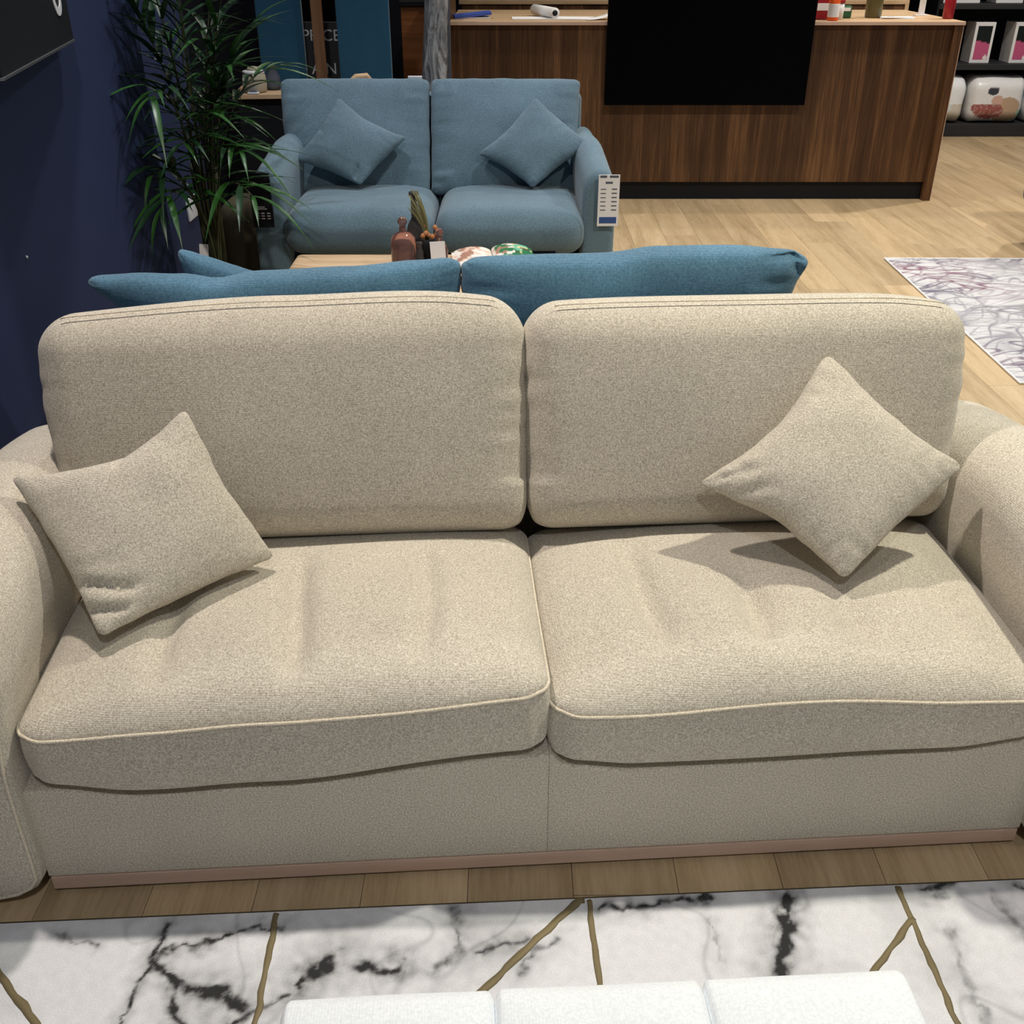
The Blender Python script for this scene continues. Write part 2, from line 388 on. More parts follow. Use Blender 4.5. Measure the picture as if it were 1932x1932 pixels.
# ------------------------------------------------------------------ beige sofa
YAW = R(3.67); SO = Vector((.063, 1.3395, 0))
sofa = thing('beige_sofa', 'large beige melange fabric sofa on the oak floor, nearest sofa', 'sofa', SO, YAW)
SM = Matrix.Translation(SO) @ Matrix.Rotation(YAW, 4, 'Z')
BOT_L = [(-.85, .010), (-.70, -.012), (-.48, -.004), (-.02, .038)]; BOT_R = [(.03, .012), (.15, -.003), (.7, .004), (.86, .022)]
base_top = lambda x: lerp(BOT_L + [(.0, .042)] + BOT_R, x)
mk('base_panel', *rbox((-.4445, .36, .138), (.8895, .75, .196), (.0012, .005, .005), (44, 2, 2), lambda x, y, z: (x, y, z + (base_top(x + (-.4445)) if z > 0 else 0))), M['beige'], sofa)
mk('base_panel', *rbox((.4445, .36, .138), (.8895, .75, .196), (.0012, .005, .005), (44, 2, 2), lambda x, y, z: (x, y, z + (base_top(x + (.4445)) if z > 0 else 0))), M['beige'], sofa)
mk('wood_strip', *box(-.886, .886, -.0155, .005, .010, .0395, .001), M['strip'], sofa, False)
mk('plinth', *box(-.87, .87, .012, .70, .0, .03, .001), M['black'], sofa, False)  # set back and black, drawing the shadow gap below the wood strip
# arms
prof = [(0, 0.012), (0, .14), (0, .30), (-.012, .40), (-.022, .48), (-.006, .56), (.045, .606), (.115, .618), (.185, .60), (.232, .545), (.24, .46), (.232, .30), (.23, .14), (.23, .012)]
for s in (-1, 1):
    P = [(s * (.888 + x), z) for x, z in prof]
    P = chaikin(P, 2)
    if s > 0: P = P[::-1]
    def g(x, y, z, s=s):
        t = max(0, min(1, (z - .3) / .3))
        z2 = z - .05 * t * max(0, (y - .45) / .35) ** 2 + .006 * nz(y*3, s)
        return (x + s * (.010 * nz(y*4 + s*3, z*4) * (t + .2)), y, z2)
    arm = mk('arm', *prism(P, -.045, .84, .02, .09, 22, g), M['beige'], sofa)
    q = [(x * 1, -.047, z) for x, z in P]
    cx = sum(p[0] for p in q)/len(q); cz = sum(p[2] for p in q)/len(q)
    mk('piping', *tube([(cx + (p[0]-cx)*.93, -.043, cz + (p[2]-cz)*.965) for p in q], .0035, 6, True), M['piping'], arm)
mk('back_frame', *rbox((0, .77, .36), (1.92, .16, .64), (.04, .05, .05), (6, 2, 3)), M['beige'], sofa)
# seat cushions
def seat_cushion(name, x0, x1, topt, bott, creases, seed, m, pm, parent, y0=-.028, y1=.56, z0=.247, z1=.404, crown=.042, R_=.05, front_only=False, dimples=()):
    cx, cy, cz = (x0+x1)/2, (y0+y1)/2, (z0+z1)/2; sx, sy, sz = x1-x0, y1-y0, z1-z0
    def f(x, y, z):
        X = x + cx; u = 2*x/sx; v = 2*y/sy
        wt = (z + sz/2)/sz; wt = max(0, min(1, wt))
        fall = max(0, 1 - (y + sy/2)/.3)
        dz = wt * lerp(topt, X) * (.35 + .65*fall) + (1-wt) * lerp(bott, X) * (.3 + .7*fall)
        if wt > .5:
            e = max(0, 1 - abs(u)**3) * max(0, 1 - abs(v)**4)
            c = crown * (max(0, 1-u**4)) ** .8 * (max(0, 1 - abs(v)**3.2)) ** .9
            k = 0
            for (xc, w, dep, ya, yb) in creases:
                wob = .012 * sin(y*9 + xc*20)
                k += dep * exp(-((X - xc - wob)/w)**2) * max(0, min(1, (y + cy - ya)/.08)) * max(0, min(1, (yb - y - cy)/.08))
            for (xc, yc, w, dep) in dimples:
                k += dep * exp(-(((X-xc)/w)**2 + ((y+cy-yc)/(w*1.4))**2))
            c -= k * e
            c += .006 * nz(X*4 + seed, y*4, 1.) * e
            dz += c * (wt - .5) * 2
        b = .014 * sin(pi * wt) * (1 - abs(u)**4)            # front boxing swells a little
        dy = -b if v < -.8 else 0
        dy += .004 * nz(X*5, z*8, seed) * (1 if v < -.8 else 0)
        dx = .008 * sin(pi*wt) * (1 if u > 0 else -1) * (abs(u) > .97)
        return (x + dx, y + dy, z + dz)
    o = mk(name, *rbox((cx, cy, cz), (sx, sy, sz), (R_, R_, .024), (60, 36, 5), f, 6), m, parent)
    # piping round the top edge
    if pm:
        P = []; hx, hy = sx/2, sy/2; r = R_
        pts = []
        for t in range(41): pts.append((-hx + r + (2*hx - 2*r)*t/40, -hy))
        for t in range(1, 9): a = -pi/2 + pi/2*t/9; pts.append((hx - r + r*cos(a), -hy + r + r*sin(a)))
        for t in range(21): pts.append((hx, -hy + r + (2*hy - 2*r)*t/20))
        for t in range(1, 9): a = pi/2*t/9; pts.append((hx - r + r*cos(a), hy - r + r*sin(a)))
        for t in range(41): pts.append((hx - r - (2*hx - 2*r)*t/40, hy))
        for t in range(1, 9): a = pi/2 + pi/2*t/9; pts.append((-hx + r + r*cos(a), hy - r + r*sin(a)))
        for t in range(21): pts.append((-hx, hy - r - (2*hy - 2*r)*t/20))
        for t in range(1, 9): a = pi + pi/2*t/9; pts.append((-hx + r + r*cos(a), -hy + r + r*sin(a)))
        for x, y in pts:
            q = f(x, y, sz/2 - .024); P.append((q[0] + cx, q[1] + cy - (.0015 if y < 0 else 0), q[2] + cz))
        mk('piping', *tube(P, .0032, 6, True), pm, o)
    return o
seat_cushion('seat_cushion', -.872, -.004, [(-.85, -.018), (-.66, -.003), (-.46, .008), (0, .034)], [(-.85, .010), (-.70, -.012), (-.48, -.004), (-.02, .038)],
             [(-.65, .022, .022, .02, .36), (-.437, .024, .027, .0, .42), (-.213, .018, .022, .02, .42)], 1, M['beige'], M['piping'], sofa,
             dimples=[(-.44, .18, .05, .010), (-.62, .12, .07, .008)])
seat_cushion('seat_cushion', .004, .872, [(0, -.012), (.05, -.015), (.45, .006), (.70, -.014), (.87, -.026)], [(.03, .012), (.15, -.003), (.7, .004), (.86, .022)],
             [(.205, .024, .026, .06, .44), (.385, .026, .026, .04, .30), (.57, .032, .020, .03, .25), (.73, .03, .016, .05, .30)], 5, M['beige'], M['piping'], sofa,
             dimples=[(.21, .22, .05, .014), (.39, .24, .06, .016), (.44, .14, .06, .010), (.62, .30, .09, .014), (.60, .12, .06, .008)])
# back cushions
def back_cushion(name, x0, x1, h, th, lean, y, z, seed, m, pm, parent, r=(.085, .055, .085), belly=.03, crown=.02, gather=.007, tops=None, wr=.006, inner=0):
    cx = (x0+x1)/2; sx = x1-x0
    Mt = Matrix.Translation((cx, y, z)) @ Matrix.Rotation(-lean, 4, 'X')
    def f(x, yy, zz):
        u = 2*x/sx; w = 2*zz/h; v = 2*yy/th
        e = max(0, 1-u*u)**.7 * max(0, 1-w*w)**.7
        yy += (v if abs(v) < 1 else (1 if v > 0 else -1)) * belly * e
        yy += wr * nz(x*4+seed, zz*4, 2.) * e
        zz += crown * max(0, 1-u*u)**.6 * max(0, w)**3 * (1-.4*v*v)
        side = max(0, abs(u) - .80) / .20
        if inner and u*inner < 0: side *= .6
        band = exp(-((w - .15)/.55)**4)
        yy += (gather * 1.0) * nz(zz*38 + seed, x*5, 0.) * side * band * (-1 if v < 0 else 1)
        x -= (1 if u > 0 else -1) * side * (.005 * (nz(zz*30 + seed, 9.) - .2) * band + (.002 if (u > 0) == (inner > 0) else .045) * max(0, -w + .2))
        if tops: zz += lerp(tops, u) * max(0, w)**2
        if w < -.5 and abs(u) > .8: x *= 1 + .05 * (abs(u) < .999) * 0 + min(.075, (1 - abs(u))) * .55
        return (x, yy, zz)
    V, F = rbox((0, 0, h/2), (sx, th, h), r, (50, 6, 30), f, 6)
    o = mk(name, *moved((V, F), Mt), m, parent)
    if pm:
        hx = sx/2; P = []
        for t in range(60):
            x = -hx + .06 + (sx - .12)*t/59
            dx = max(0, abs(x) - (hx - r[0])) / r[0]; dx = min(1, dx)
            zt = h/2 - r[2]*(1 - sqrt(max(0, 1 - dx*dx)))
            q = f(x, -th/2 + r[1]*.38, zt - .006)
            P.append(Mt @ Vector((q[0], q[1] - .0025, q[2] + h/2 + .001)))
        mk('piping', *tube(P, .0012, 6), pm, o)
    return o
back_cushion('back_cushion', -.940, .002, .455, .17, R(17), .515, .425, 3, M['beige'], M['piping'], sofa, inner=1, r=(.075, .055, .075), tops=[(-1, -.012), (0, .004), (.6, .012), (1, .004)])
back_cushion('back_cushion', -.003, .893, .455, .17, R(17), .515, .425, 8, M['beige'], M['piping'], sofa, inner=-1, r=(.075, .055, .075), tops=[(-1, -.006), (0, -.012), (.6, -.010), (1, -.02)])

def scatter(name, label, C, m, T, conc, seed, base, creases=(), wr=.004, cat='cushion', group=None, Mx=None, back=1., sag=0, expo=.42, edges=None, crn=.09):
    W = [(Mx @ Vector(c)) if Mx else Vector(c) for c in C]
    c0 = sum(W, Vector()) / 4; c0.z = min(w.z for w in W)
    V, F = pillow(*[w - c0 for w in W], T=T, conc=conc, seed=seed, creases=creases, wr=wr, back=back, sag=sag, expo=expo, edges=edges, crn=crn)
    o = mk(name, V, F, m, None, True, c0)
    return tag(o, label, cat, group)
# bl,br,tr,tl order: the viewer-facing side is the +normal side
scatter('scatter_cushion', 'beige scatter cushion slumped against the left arm of the beige sofa',
        [(-.755, .117, .462), (-.490, .34, .475), (-.632, .42, .749), (-.945, .36, .650)], M['beige'], .135, .13, 2.2, 0,
        creases=[(-.75, -.55, .9, -.25, .05, .016, .35), (-.85, -.78, 1, -.1, .04, .014, .25), (.1, .85, .3, 1, .05, .010, .2), (-.8, -.3, 1, .05, .04, .006, .3)], Mx=SM, edges=(.3, .55, 2.3, .35), crn=.09)
scatter('scatter_cushion', 'beige scatter cushion balanced on one corner at the right end of the beige sofa',
        [(.560, .20, .468), (.827, .36, .613), (.583, .51, .793), (.317, .375, .585)], M['beige'], .125, .14, 5.1, 0,
        creases=[(-.8, .45, .9, -.3, .05, .008, .2), (-.7, .75, .9, -.3, .04, .008, .2)], Mx=SM, edges=(.35, .8, 1.2, 1.1), crn=.11)

# ------------------------------------------------------------------ marble-pattern rug in front
def grid_mesh(x0, x1, y0, y1, nx, ny, th, bulge=.003):
    V = []; F = []
    for j in range(ny+1):
        for i in range(nx+1): V.append((x0 + (x1-x0)*i/nx, y0 + (y1-y0)*j/ny, th))
    for j in range(ny):
        for i in range(nx): a = j*(nx+1)+i; F.append((a, a+1, a+nx+2, a+nx+1))
    n = len(V)
    ring = [i for i in range(nx+1)] + [j*(nx+1)+nx for j in range(1, ny+1)] + [ny*(nx+1)+i for i in range(nx-1, -1, -1)] + [j*(nx+1) for j in range(ny-1, 0, -1)]
    for i in ring: V.append((V[i][0], V[i][1], 0))
    m_ = len(ring)
    for k in range(m_): F.append((ring[k], n+k, n+(k+1) % m_, ring[(k+1) % m_]))
    F.append(tuple(n + k for k in range(m_-1, -1, -1)))
    return V, F
RY = R(3.0); RO = Vector((.02, 1.2395, 0))                     # far edge mid point; the rug runs toward the viewer
rug = thing('marble_rug', 'white marble-patterned rug with black veins and gold lines under the footstool', 'rug', RO, RY)
Ri = (Matrix.Translation(RO) @ Matrix.Rotation(RY, 4, 'Z')).inverted()
def rl(p): q = Ri @ Vector((p[0], p[1], 0)); return (q.x, q.y)
veins = [([(-.592, 1.188), (-.601, 1.125), (-.552, 1.081), (-.503, 1.057), (-.43, 1.038)], .011, 1.1), ([(-.503, 1.06), (-.45, 1.045)], .024, 1.0),
         ([(-.592, 1.125), (-.616, 1.061), (-.613, .98)], .007, 1), ([(-.593, 1.13), (-.512, 1.162), (-.454, 1.183), (-.395, 1.188)], .008, .9),
         ([(-.552, 1.081), (-.529, 1.013), (-.50, .95)], .008, 1), ([(-.342, 1.071), (-.321, 1.1), (-.307, 1.12)], .022, 1.2),
         ([(-.251, 1.1), (-.182, 1.112)], .013, 1.1), ([(-.099, 1.227), (-.088, 1.151), (-.128, 1.1)], .016, .6),
         ([(-.059, 1.141), (.022, 1.156)], .010, .85), ([(.488, 1.261), (.466, 1.183), (.442, 1.1), (.43, 1.02)], .017, 1.25),
         ([(.152, 1.213), (.267, 1.236), (.354, 1.252)], .009, .95), ([(.738, 1.271), (.787, 1.273)], .014, 1.2),
         ([(.754, 1.183), (.747, 1.071), (.749, .98)], .010, .45), ([(.346, 1.205), (.347, 1.11)], .010, .35),
         ([(.021, 1.09), (.03, 1.13), (.085, 1.162)], .008, .6), ([(-.79, 1.17), (-.70, 1.15)], .006, .6), ([(-.44, 1.0), (-.36, 1.06)], .008, .9),
         ([(-.9, .6), (-.5, .75), (-.2, .55), (.3, .7), (.9, .5)], .012, 1), ([(-.6, .2), (0, .35), (.6, .1)], .014, 1), ([(.85, 1.25), (.9, 1.1), (.8, .9)], .012, .5),
         ([(.9, 1.272), (1.0, 1.275)], .012, .9)]
veins = [([rl(p) for p in pts], w, s) for pts, w, s in veins]
def segd(x, y, a, b):
    dx, dy = b[0]-a[0], b[1]-a[1]; t = ((x-a[0])*dx + (y-a[1])*dy)/(dx*dx + dy*dy); t = max(0, min(1, t))
    return sqrt((x-a[0]-t*dx)**2 + (y-a[1]-t*dy)**2)
def marble(x, y, z):
    wx = x + .018*nz(x*16, y*16, 0) + .010*nz(x*45, y*45, 4) + .004*nz(x*130, y*130, 2.)
    wy = y + .018*nz(x*16+9, y*16, 3) + .010*nz(x*45+5, y*45, 8) + .004*nz(x*130, y*130, 7.)
    dark = 0
    for pts, w, s in veins:
        for a, b in zip(pts, pts[1:]):
            if abs(wx - (a[0]+b[0])/2) > .4 and abs(b[0]-a[0]) < .3: continue
            d = segd(wx, wy, a, b)
            if d < w*4:
                wv = w * (.65 + .8*nz(x*30, y*30, 1.))
                wv = max(wv, w*.25)
                dark = max(dark, s * (exp(-(d/wv)**2) * (.72 + .7*nz(x*70, y*70, 11.)) + (.34 + .3*nz(x*55, y*55, 6.))*exp(-(d/(w*2.6))**2)))
    cl = noise.fractal(Vector((x*5, y*5, 2.)), 1., 2., 5)
    vein = abs(nz(x*4+3, y*4, 6.) + .35*nz(x*12, y*12, 1.))
    g = .80 - .22*max(0, cl)*1.1 - .16*exp(-(vein/.03)**2) - .05*nz(x*60, y*60, 3.)
    if y > -.06: g -= .10 * (y + .06)/.06 * (.5 + nz(x*7, 0, 5.))  # far edge greyed: the sofa's shadow painted into the pile colour
    sp = .5 + .5*nz(x*240, y*240, 1.)
    dark = min(1, dark * (.75 + .5*sp))
    g = max(.04, g*(1-dark) + .030*dark)
    return (g*.99, g*.995, g*1.03)
xs0, xs1 = -1.15, 1.15
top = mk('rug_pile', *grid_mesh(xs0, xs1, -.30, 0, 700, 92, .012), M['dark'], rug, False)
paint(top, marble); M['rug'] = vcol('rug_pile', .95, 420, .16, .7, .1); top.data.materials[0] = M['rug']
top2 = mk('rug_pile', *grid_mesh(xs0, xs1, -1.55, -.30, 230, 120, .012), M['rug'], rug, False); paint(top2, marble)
mk('bound_edge', *tube([(xs0, 0, .006), (xs1, 0, .006)], .006, 8), M['khaki'], rug)
GL = [([(-.411, 1.221), (-.403, 1.013), (-.39, .8), (-.2, .5)], .0065), ([(.127, 1.25), (-.04, 1.073), (-.2, .9)], .008), ([(.134, 1.25), (.143, 1.09), (.16, .8)], .0065),
      ([(.692, 1.273), (.699, 1.013), (.72, .7)], .0065), ([(.697, 1.205), (.602, 1.105), (.5, .98)], .007), ([(-.93, 1.19), (-.845, 1.095), (-.755, 1.013), (-.6, .85)], .0075)]
for pts, w in GL:
    L_ = [rl(p) for p in pts]; P = []
    for a, b in zip(L_, L_[1:]):
        n_ = max(2, int(sqrt((a[0]-b[0])**2+(a[1]-b[1])**2)/.012))
        for t in range(n_): q = t/n_; P.append((a[0]+(b[0]-a[0])*q, a[1]+(b[1]-a[1])*q))
    P = [(x + .004*nz(x*30, y*30), min(-.004, y + .003*nz(y*40, x*9)), .0115) for x, y in P]
    V, F = tube(P, [w*(.9+.3*nz(p[0]*40, p[1]*40)) for p in P], 8)
    V = [(v[0], v[1], .0115 + (v[2]-.0115)*.45) for v in V]
    mk('gold_line', V, F, M['gold'], rug)

# ------------------------------------------------------------------ white footstool
fs = thing('white_footstool', 'white woven fabric footstool with three padded channels on the rug', 'footstool', (.112, .610, 0), R(3.2))
def fsf(i):
    def f(x, y, z):
        e = max(0, 1-(2*x/.25)**4) * max(0, 1-(abs(2*y)/.34)**6)
        return (x, y, z + (.011*e + .002*nz(x*9+i, y*9) if z > 0 else 0))
    return f
for i in range(3):
    mk('padded_channel', *rbox(((i-1)*.2475, 0, .375), (.2495, .36, .09), (.011, .03, .018), (16, 14, 2), fsf(i)), M['white_fab'], fs)
mk('body', *rbox((0, 0, .23), (.715, .345, .24), .02, (3, 3, 3)), M['white_fab'], fs)
for sx in (-1, 1):
    for sy in (-1, 1): mk('leg', *lathe([(.014, .012), (.022, .12)], 14, (sx*.32, sy*.13, 0)), M['oak_top'], fs)

# ------------------------------------------------------------------ blue sofa with its back to the beige one
bs = thing('blue_velvet_sofa', 'blue velvet sofa standing back to back with the beige sofa', 'sofa', (-.165, 2.30, 0), R(1.2))
mk('back_frame', *rbox((0, .05, .36), (1.66, .10, .60), .03, (4, 2, 2)), M['teal'], bs)
mk('base', *rbox((0, .45, .16), (1.70, .78, .22), .03, (4, 2, 2)), M['teal'], bs)
for s in (-1, 1):
    mk('arm', *rbox((s*.90, .46, .27), (.14, .82, .46), (.05, .05, .07), (2, 4, 3)), M['teal'], bs)
    mk('seat_cushion', *rbox((s*.417, .50, .34), (.825, .70, .16), (.05, .05, .05), (4, 4, 2)), M['teal'], bs)
    for yy in (.08, .82): mk('leg', *lathe([(.014, 0), (.022, .06)], 12, (s*.85, yy, 0)), M['black'], bs)
Bi = (Matrix.Translation((-.165, 2.30, 0)) @ Matrix.Rotation(R(1.2), 4, 'Z')).inverted()
def bpil(C, T, conc, seed, cr=(), tops=None):
    W = [Bi @ Vector(c) for c in C]
    V, F = pillow(*W, T=T, conc=conc, seed=seed, wr=.007, expo=.30, creases=cr)
    if tops:
        x0, x1 = W[3].x, W[2].x; zb, zt = W[0].z, W[3].z
        V = [(v[0], v[1], v[2] + lerp(tops, (v[0]-x0)/(x1-x0)) * max(0, (v[2]-zb)/(zt-zb))) for v in V]
    return mk('back_cushion', V, F, M['teal'], bs)
bpil([(-.68, 2.56, .40), (-.125, 2.58, .40), (-.127, 2.49, .806), (-1.05, 2.45, .778)], .17, .015, 11,
     tops=[(0, -.004), (.12, -.004), (.26, -.012), (.35, -.026), (.45, -.012), (.7, -.010), (.88, -.002), (1, .004)])
bpil([(-.130, 2.58, .40), (.62, 2.61, .40), (.735, 2.51, .815), (-.129, 2.49, .806)], .18, .012, 17,
     cr=[(.93, .90, -.8, 1, .03, .02, .14), (.86, .97, 1, .4, .03, .02, .1)], tops=[(0, 0), (.12, .004), (.4, .002), (.58, .018), (.8, .018), (.93, .008), (1, -.002)])
scatter('scatter_cushion', 'blue velvet scatter cushion whose corner shows above the blue sofa at its left',
        [(-.86, 2.78, .43), (-.58, 2.90, .43), (-.60, 2.76, .65), (-.880, 2.67, .785)], M['teal'], .13, .03, 21, 0, edges=(1, 1, .3, 1), crn=.14, expo=.3)

# ------------------------------------------------------------------ grey-blue loveseat
lv = thing('grey_blue_loveseat', 'grey-blue fabric two-seat sofa facing the camera in front of the wooden counter', 'sofa', (-.33, 4.38, 0))
lp = [(0, .02), (0, .30), (.002, .52), (.012, .60), (.05, .645), (.10, .65), (.135, .61), (.145, .54), (.14, .30), (.14, .02)]
for s in (-1, 1):
    P = chaikin([(s*(.625 + x), z) for x, z in lp], 2)
    if s > 0: P = P[::-1]
    def g(x, y, z, s=s):
        t = max(0, min(1, (z - .3)/.3))
        return (x - s*.05*t*min(1, y/.6), y, z + t*(.075*min(1, y/.35)) + .004*nz(y*5, x*3))
    arm = mk('arm', *prism(P, 0, .70, .03, .05, 16, g), M['bluegrey'], lv)
mk('back_frame', *rbox((0, .68, .47), (1.30, .10, .80), .03, (4, 2, 2)), M['bluegrey'], lv)
mk('base', *rbox((0, .38, .22), (1.25, .62, .10), .02, (4, 2, 2)), M['bluegrey'], lv)
for s in (-1, 1):
    def f(x, y, z, s=s):
        e = max(0, 1-(2*x/.64)**4) * max(0, 1-(2*y/.56)**4)
        return (x, y - .02*max(0, 1-(2*x/.64)**4)*(y < -.2), z + (.04*e if z > 0 else -.012*e))
    mk('seat_cushion', *rbox((s*.322, .25, .395), (.64, .58, .17), (.07, .07, .075), (16, 14, 2), f, 6), M['bluegrey'], lv)
    for yy in (.1, .6): mk('leg', *lathe([(.016, 0), (.022, .18)], 12, (s*.5, yy, 0)), M['black'], lv)
lo = Vector((-.33, 4.38, 0))
for C, sd in (([(-1.02, 4.78, .47), (-.372, 4.78, .47), (-.372, 4.99, .932), (-1.045, 4.99, .930)], 31), ([(-.366, 4.78, .47), (.285, 4.78, .47), (.308, 4.99, .930), (-.366, 4.99, .932)], 37)):
    V, F = pillow(*[Vector(c) - lo for c in C], T=.17, conc=.004, seed=sd, wr=.009, expo=.28)
    mk('back_cushion', V, F, M['bluegrey'], lv)
scatter('scatter_cushion', 'grey-blue scatter cushion leaning on the left back cushion of the loveseat',
        [(-.665, 4.62, .542), (-.466, 4.76, .719), (-.766, 4.83, .876), (-.963, 4.70, .635)], M['bluegrey'], .12, .10, 41, 0,
        creases=[(-.7, -.7, 1, .8, .06, .012, .3), (.0, .9, .2, 1, .05, .01, .2)], edges=(.5, 1.7, 1, .9))
scatter('scatter_cushion', 'grey-blue scatter cushion leaning on the right back cushion of the loveseat',
        [(.091, 4.62, .531), (.350, 4.74, .696), (.103, 4.83, .876), (-.151, 4.74, .651)], M['bluegrey'], .12, .10, 47, 0, edges=(.6, .7, 1.1, 1.1))
# tags hanging on the arm fronts
def hang_tag(name, label, x, z0, z1, w, face, dark):
    t = thing(name, label, 'price tag', (x, 4.355, z0), R(-2 if dark else 1))
    h = z1 - z0
    mk('card', *box(-w/2, w/2, 0, .002, 0, h, .0006), face, t, False)
    return t, h
t, h = hang_tag('price_tag', 'white printed price tag with a blue block on the right arm of the loveseat', .402, .43, .640, .088, M['paper'], False)
rows = []
mk('heading', *box(-.038, -.010, -.0012, 0, h-.012, h-.003, .0002), M['print'], t, False)
mk('heading', *box(.002, .038, -.0012, 0, h-.012, h-.003, .0002), M['print'], t, False)
mk('print_line', *box(-.015, .015, -.001, 0, h-.036, h-.028, .0002), M['print'], t, False)
for k in range(6):
    z = h - .060 - k*.017
    mk('print_line', *box(-.034, -.012, -.001, 0, z, z+.0035, .0002), M['print'], t, False)
    mk('print_line', *box(.012, .034, -.001, 0, z, z+.0045, .0002), M['print'], t, False)
mk('blue_block', *box(-.036, .036, -.0012, 0, .012, .038, .0002), M['blue_print'], t, False)
t, h = hang_tag('price_tag', 'black printed tag on the left arm of the loveseat beside the palm', -1.045, .425, .648, .088, M['black'], True)
mk('print_line', *box(-.026, .020, -.001, 0, .074, .079, .0002), M['print_white'], t, False)
mk('print_line', *box(-.018, .012, -.001, 0, .082, .086, .0002), M['print_white'], t, False)
for k in range(3):
    for j in range(3): mk('print_line', *box(-.030 + .024*j, -.016 + .024*j, -.001, 0, .056 - k*.011, .061 - k*.011, .0002), M['print_white'], t, False)

# ------------------------------------------------------------------ coffee table and what stands on it
ct = thing('coffee_table', 'low oak-topped coffee table between the blue sofa and the loveseat', 'table', (-.335, 3.70, 0))
mk('table_top', *rbox((0, 0, .40), (1.0, .56, .03), (.02, .02, .005), (2, 2, 1), k=3), M['oak_top'], ct)
for sx in (-1, 1):
    for sy in (-1, 1): mk('leg', *box(sx*.45-.02, sx*.45+.02, sy*.23-.02, sy*.23+.02, 0, .386, .003), M['black'], ct, False)
def bottle(label, x, y, prof, m, extra=None, name='glass_bottle'):
    t = thing(name, label, 'bottle', (x, y, .415))
    mk('bottle_body', *lathe(prof, 28), m, t); return t
t = bottle('squat pink glass bottle with a round stopper at the left of the coffee table group', -.397, 3.74,
       [(.042, 0), (.046, .006), (.046, .10), (.043, .125), (.030, .140), (.013, .148), (.012, .165)], M['pink_glass'])
mk('stopper', *lathe([(.006, .162), (.010, .168), (.017, .178), (.018, .186), (.012, .196), (.004, .199)], 20), M['pink_glass'], t)
t = bottle('tall dark smoked glass bottle with a slim neck on the coffee table', -.360, 3.83,
       [(.030, 0), (.033, .01), (.033, .12), (.026, .15), (.012, .175), (.011, .255), (.018, .258), (.018, .268), (.012, .27)], M['smoke_glass'])
t = bottle('small pink glass bottle with a white paper tag on the coffee table', -.262, 3.70,
       [(.026, 0), (.030, .006), (.030, .09), (.024, .112), (.011, .125), (.011, .140)], M['pink_glass'])
mk('stopper', *lathe([(.006, .138), (.013, .146), (.016, .155), (.010, .166), (.003, .169)], 18), M['pink_glass'], t)
mk('paper_tag', *moved(box(-.027, .027, -.0015, 0, 0, .115, .0005), Matrix.Translation((.0, -.034, .015)) @ Matrix.Rotation(R(-3), 4, 'Y')), M['paper'], t, False)
mk('string', *tube([(0, -.034, .128), (.002, -.022, .136), (0, -.012, .136)], .0012, 5), M['straw'], t)
t = thing('dried_grass_vase', 'black vase of dried grass and orange seed heads on the coffee table', 'vase', (-.312, 3.79, .415))
mk('vase', *lathe([(.034, 0), (.040, .01), (.043, .08), (.038, .11), (.036, .112), (.034, .10)], 24), M['black'], t)
for k in range(28):
    a = random.uniform(-.5, .55); b_ = random.uniform(-.3, .3); l = random.uniform(.11, .19)
    P = [(.01*a, .01*b_, .08)] + [(a*.05*q - .045*q*q, b_*.05*q, .10 + l*q) for q in (.25, .5, .75, 1)]
    mk('grass_blade', *tube(P, [.0030, .0030, .0026, .002, .0008], 5), M['straw'], t)
for k in range(9):
    a = random.uniform(-1, 1)*.03; b_ = random.uniform(-1, .3)*.03; z = random.uniform(.12, .155)
    mk('seed_head', *lathe([(.002, -.010), (.007, -.006), (.010, 0), (.007, .006), (.002, .010)], 10, (a+.012, b_, z)), M['seed'], t)
t = thing('glass_jar', 'little clear glass jar between the pink bottle and the vase', 'jar', (-.335, 3.70, .415))
mk('jar_body', *lathe([(.012, 0), (.014, .01), (.014, .085), (.009, .095), (.009, .11), (.012, .113), (.010, .12)], 16), M['smoke_glass'], t)
# tray and magazine
t = thing('black_tray', 'flat black tray under the magazine at the right of the coffee table', 'tray', (-.02, 3.84, .4155))
mk('tray_base', *box(-.17, .19, -.13, .13, 0, .006, .002), M['black'], t, False)
for a in (-.13, .124): mk('rim', *box(-.17, .19, a, a+.006, .006, .016, .001), M['black'], t, False)
mg = thing('magazine', 'open magazine with food and leaf pictures on the black tray', 'magazine', (-.070, 3.86, .4255), R(6))
def pagef(side):
    V = []; F = []
    for i in range(25):
        for j in range(13):
            x = i/24; V.append((side*x*.155, -.105 + .21*j/12, .024*sin(pi*min(1, x*1.05))**.6*(1-.3*x) + .004 + .008*(side > 0)))
    n_ = len(V)
    for i in range(24):
        for j in range(12): a = i*13+j; F.append((a, a+13, a+14, a+1))
    for v in V[:n_]: V.append((v[0], v[1], v[2]*.25))
    for i in range(24):
        for j in range(12): a = n_+i*13+j; F.append((a, a+1, a+14, a+13))
    for i in range(24): a = i*13; F.append((a, n_+a, n_+a+13, a+13)); a += 12; F.append((a, a+13, n_+a+13, n_+a))
    F.append(tuple(24*13+j for j in range(13)) + tuple(n_+24*13+j for j in range(12, -1, -1)))
    return V, F
def pagecol(x, y, z):
    n_ = nz(x*28, y*28, 2.); k = nz(x*15+4, y*15, 9.)
    if x > .01 and n_ > -.05: return (.02, .16, .06) if k < .15 else (.12, .45, .30)
    if x > .08: return (.65, .55, .30) if n_ > -.2 else (.05, .10, .04)
    return (.72, .50, .40) if n_ > .12 else ((.80, .74, .66) if k > -.1 else (.38, .20, .14))
for s in (-1, 1):
    o = mk('page', *pagef(s), M['vc'], mg); paint(o, pagecol)

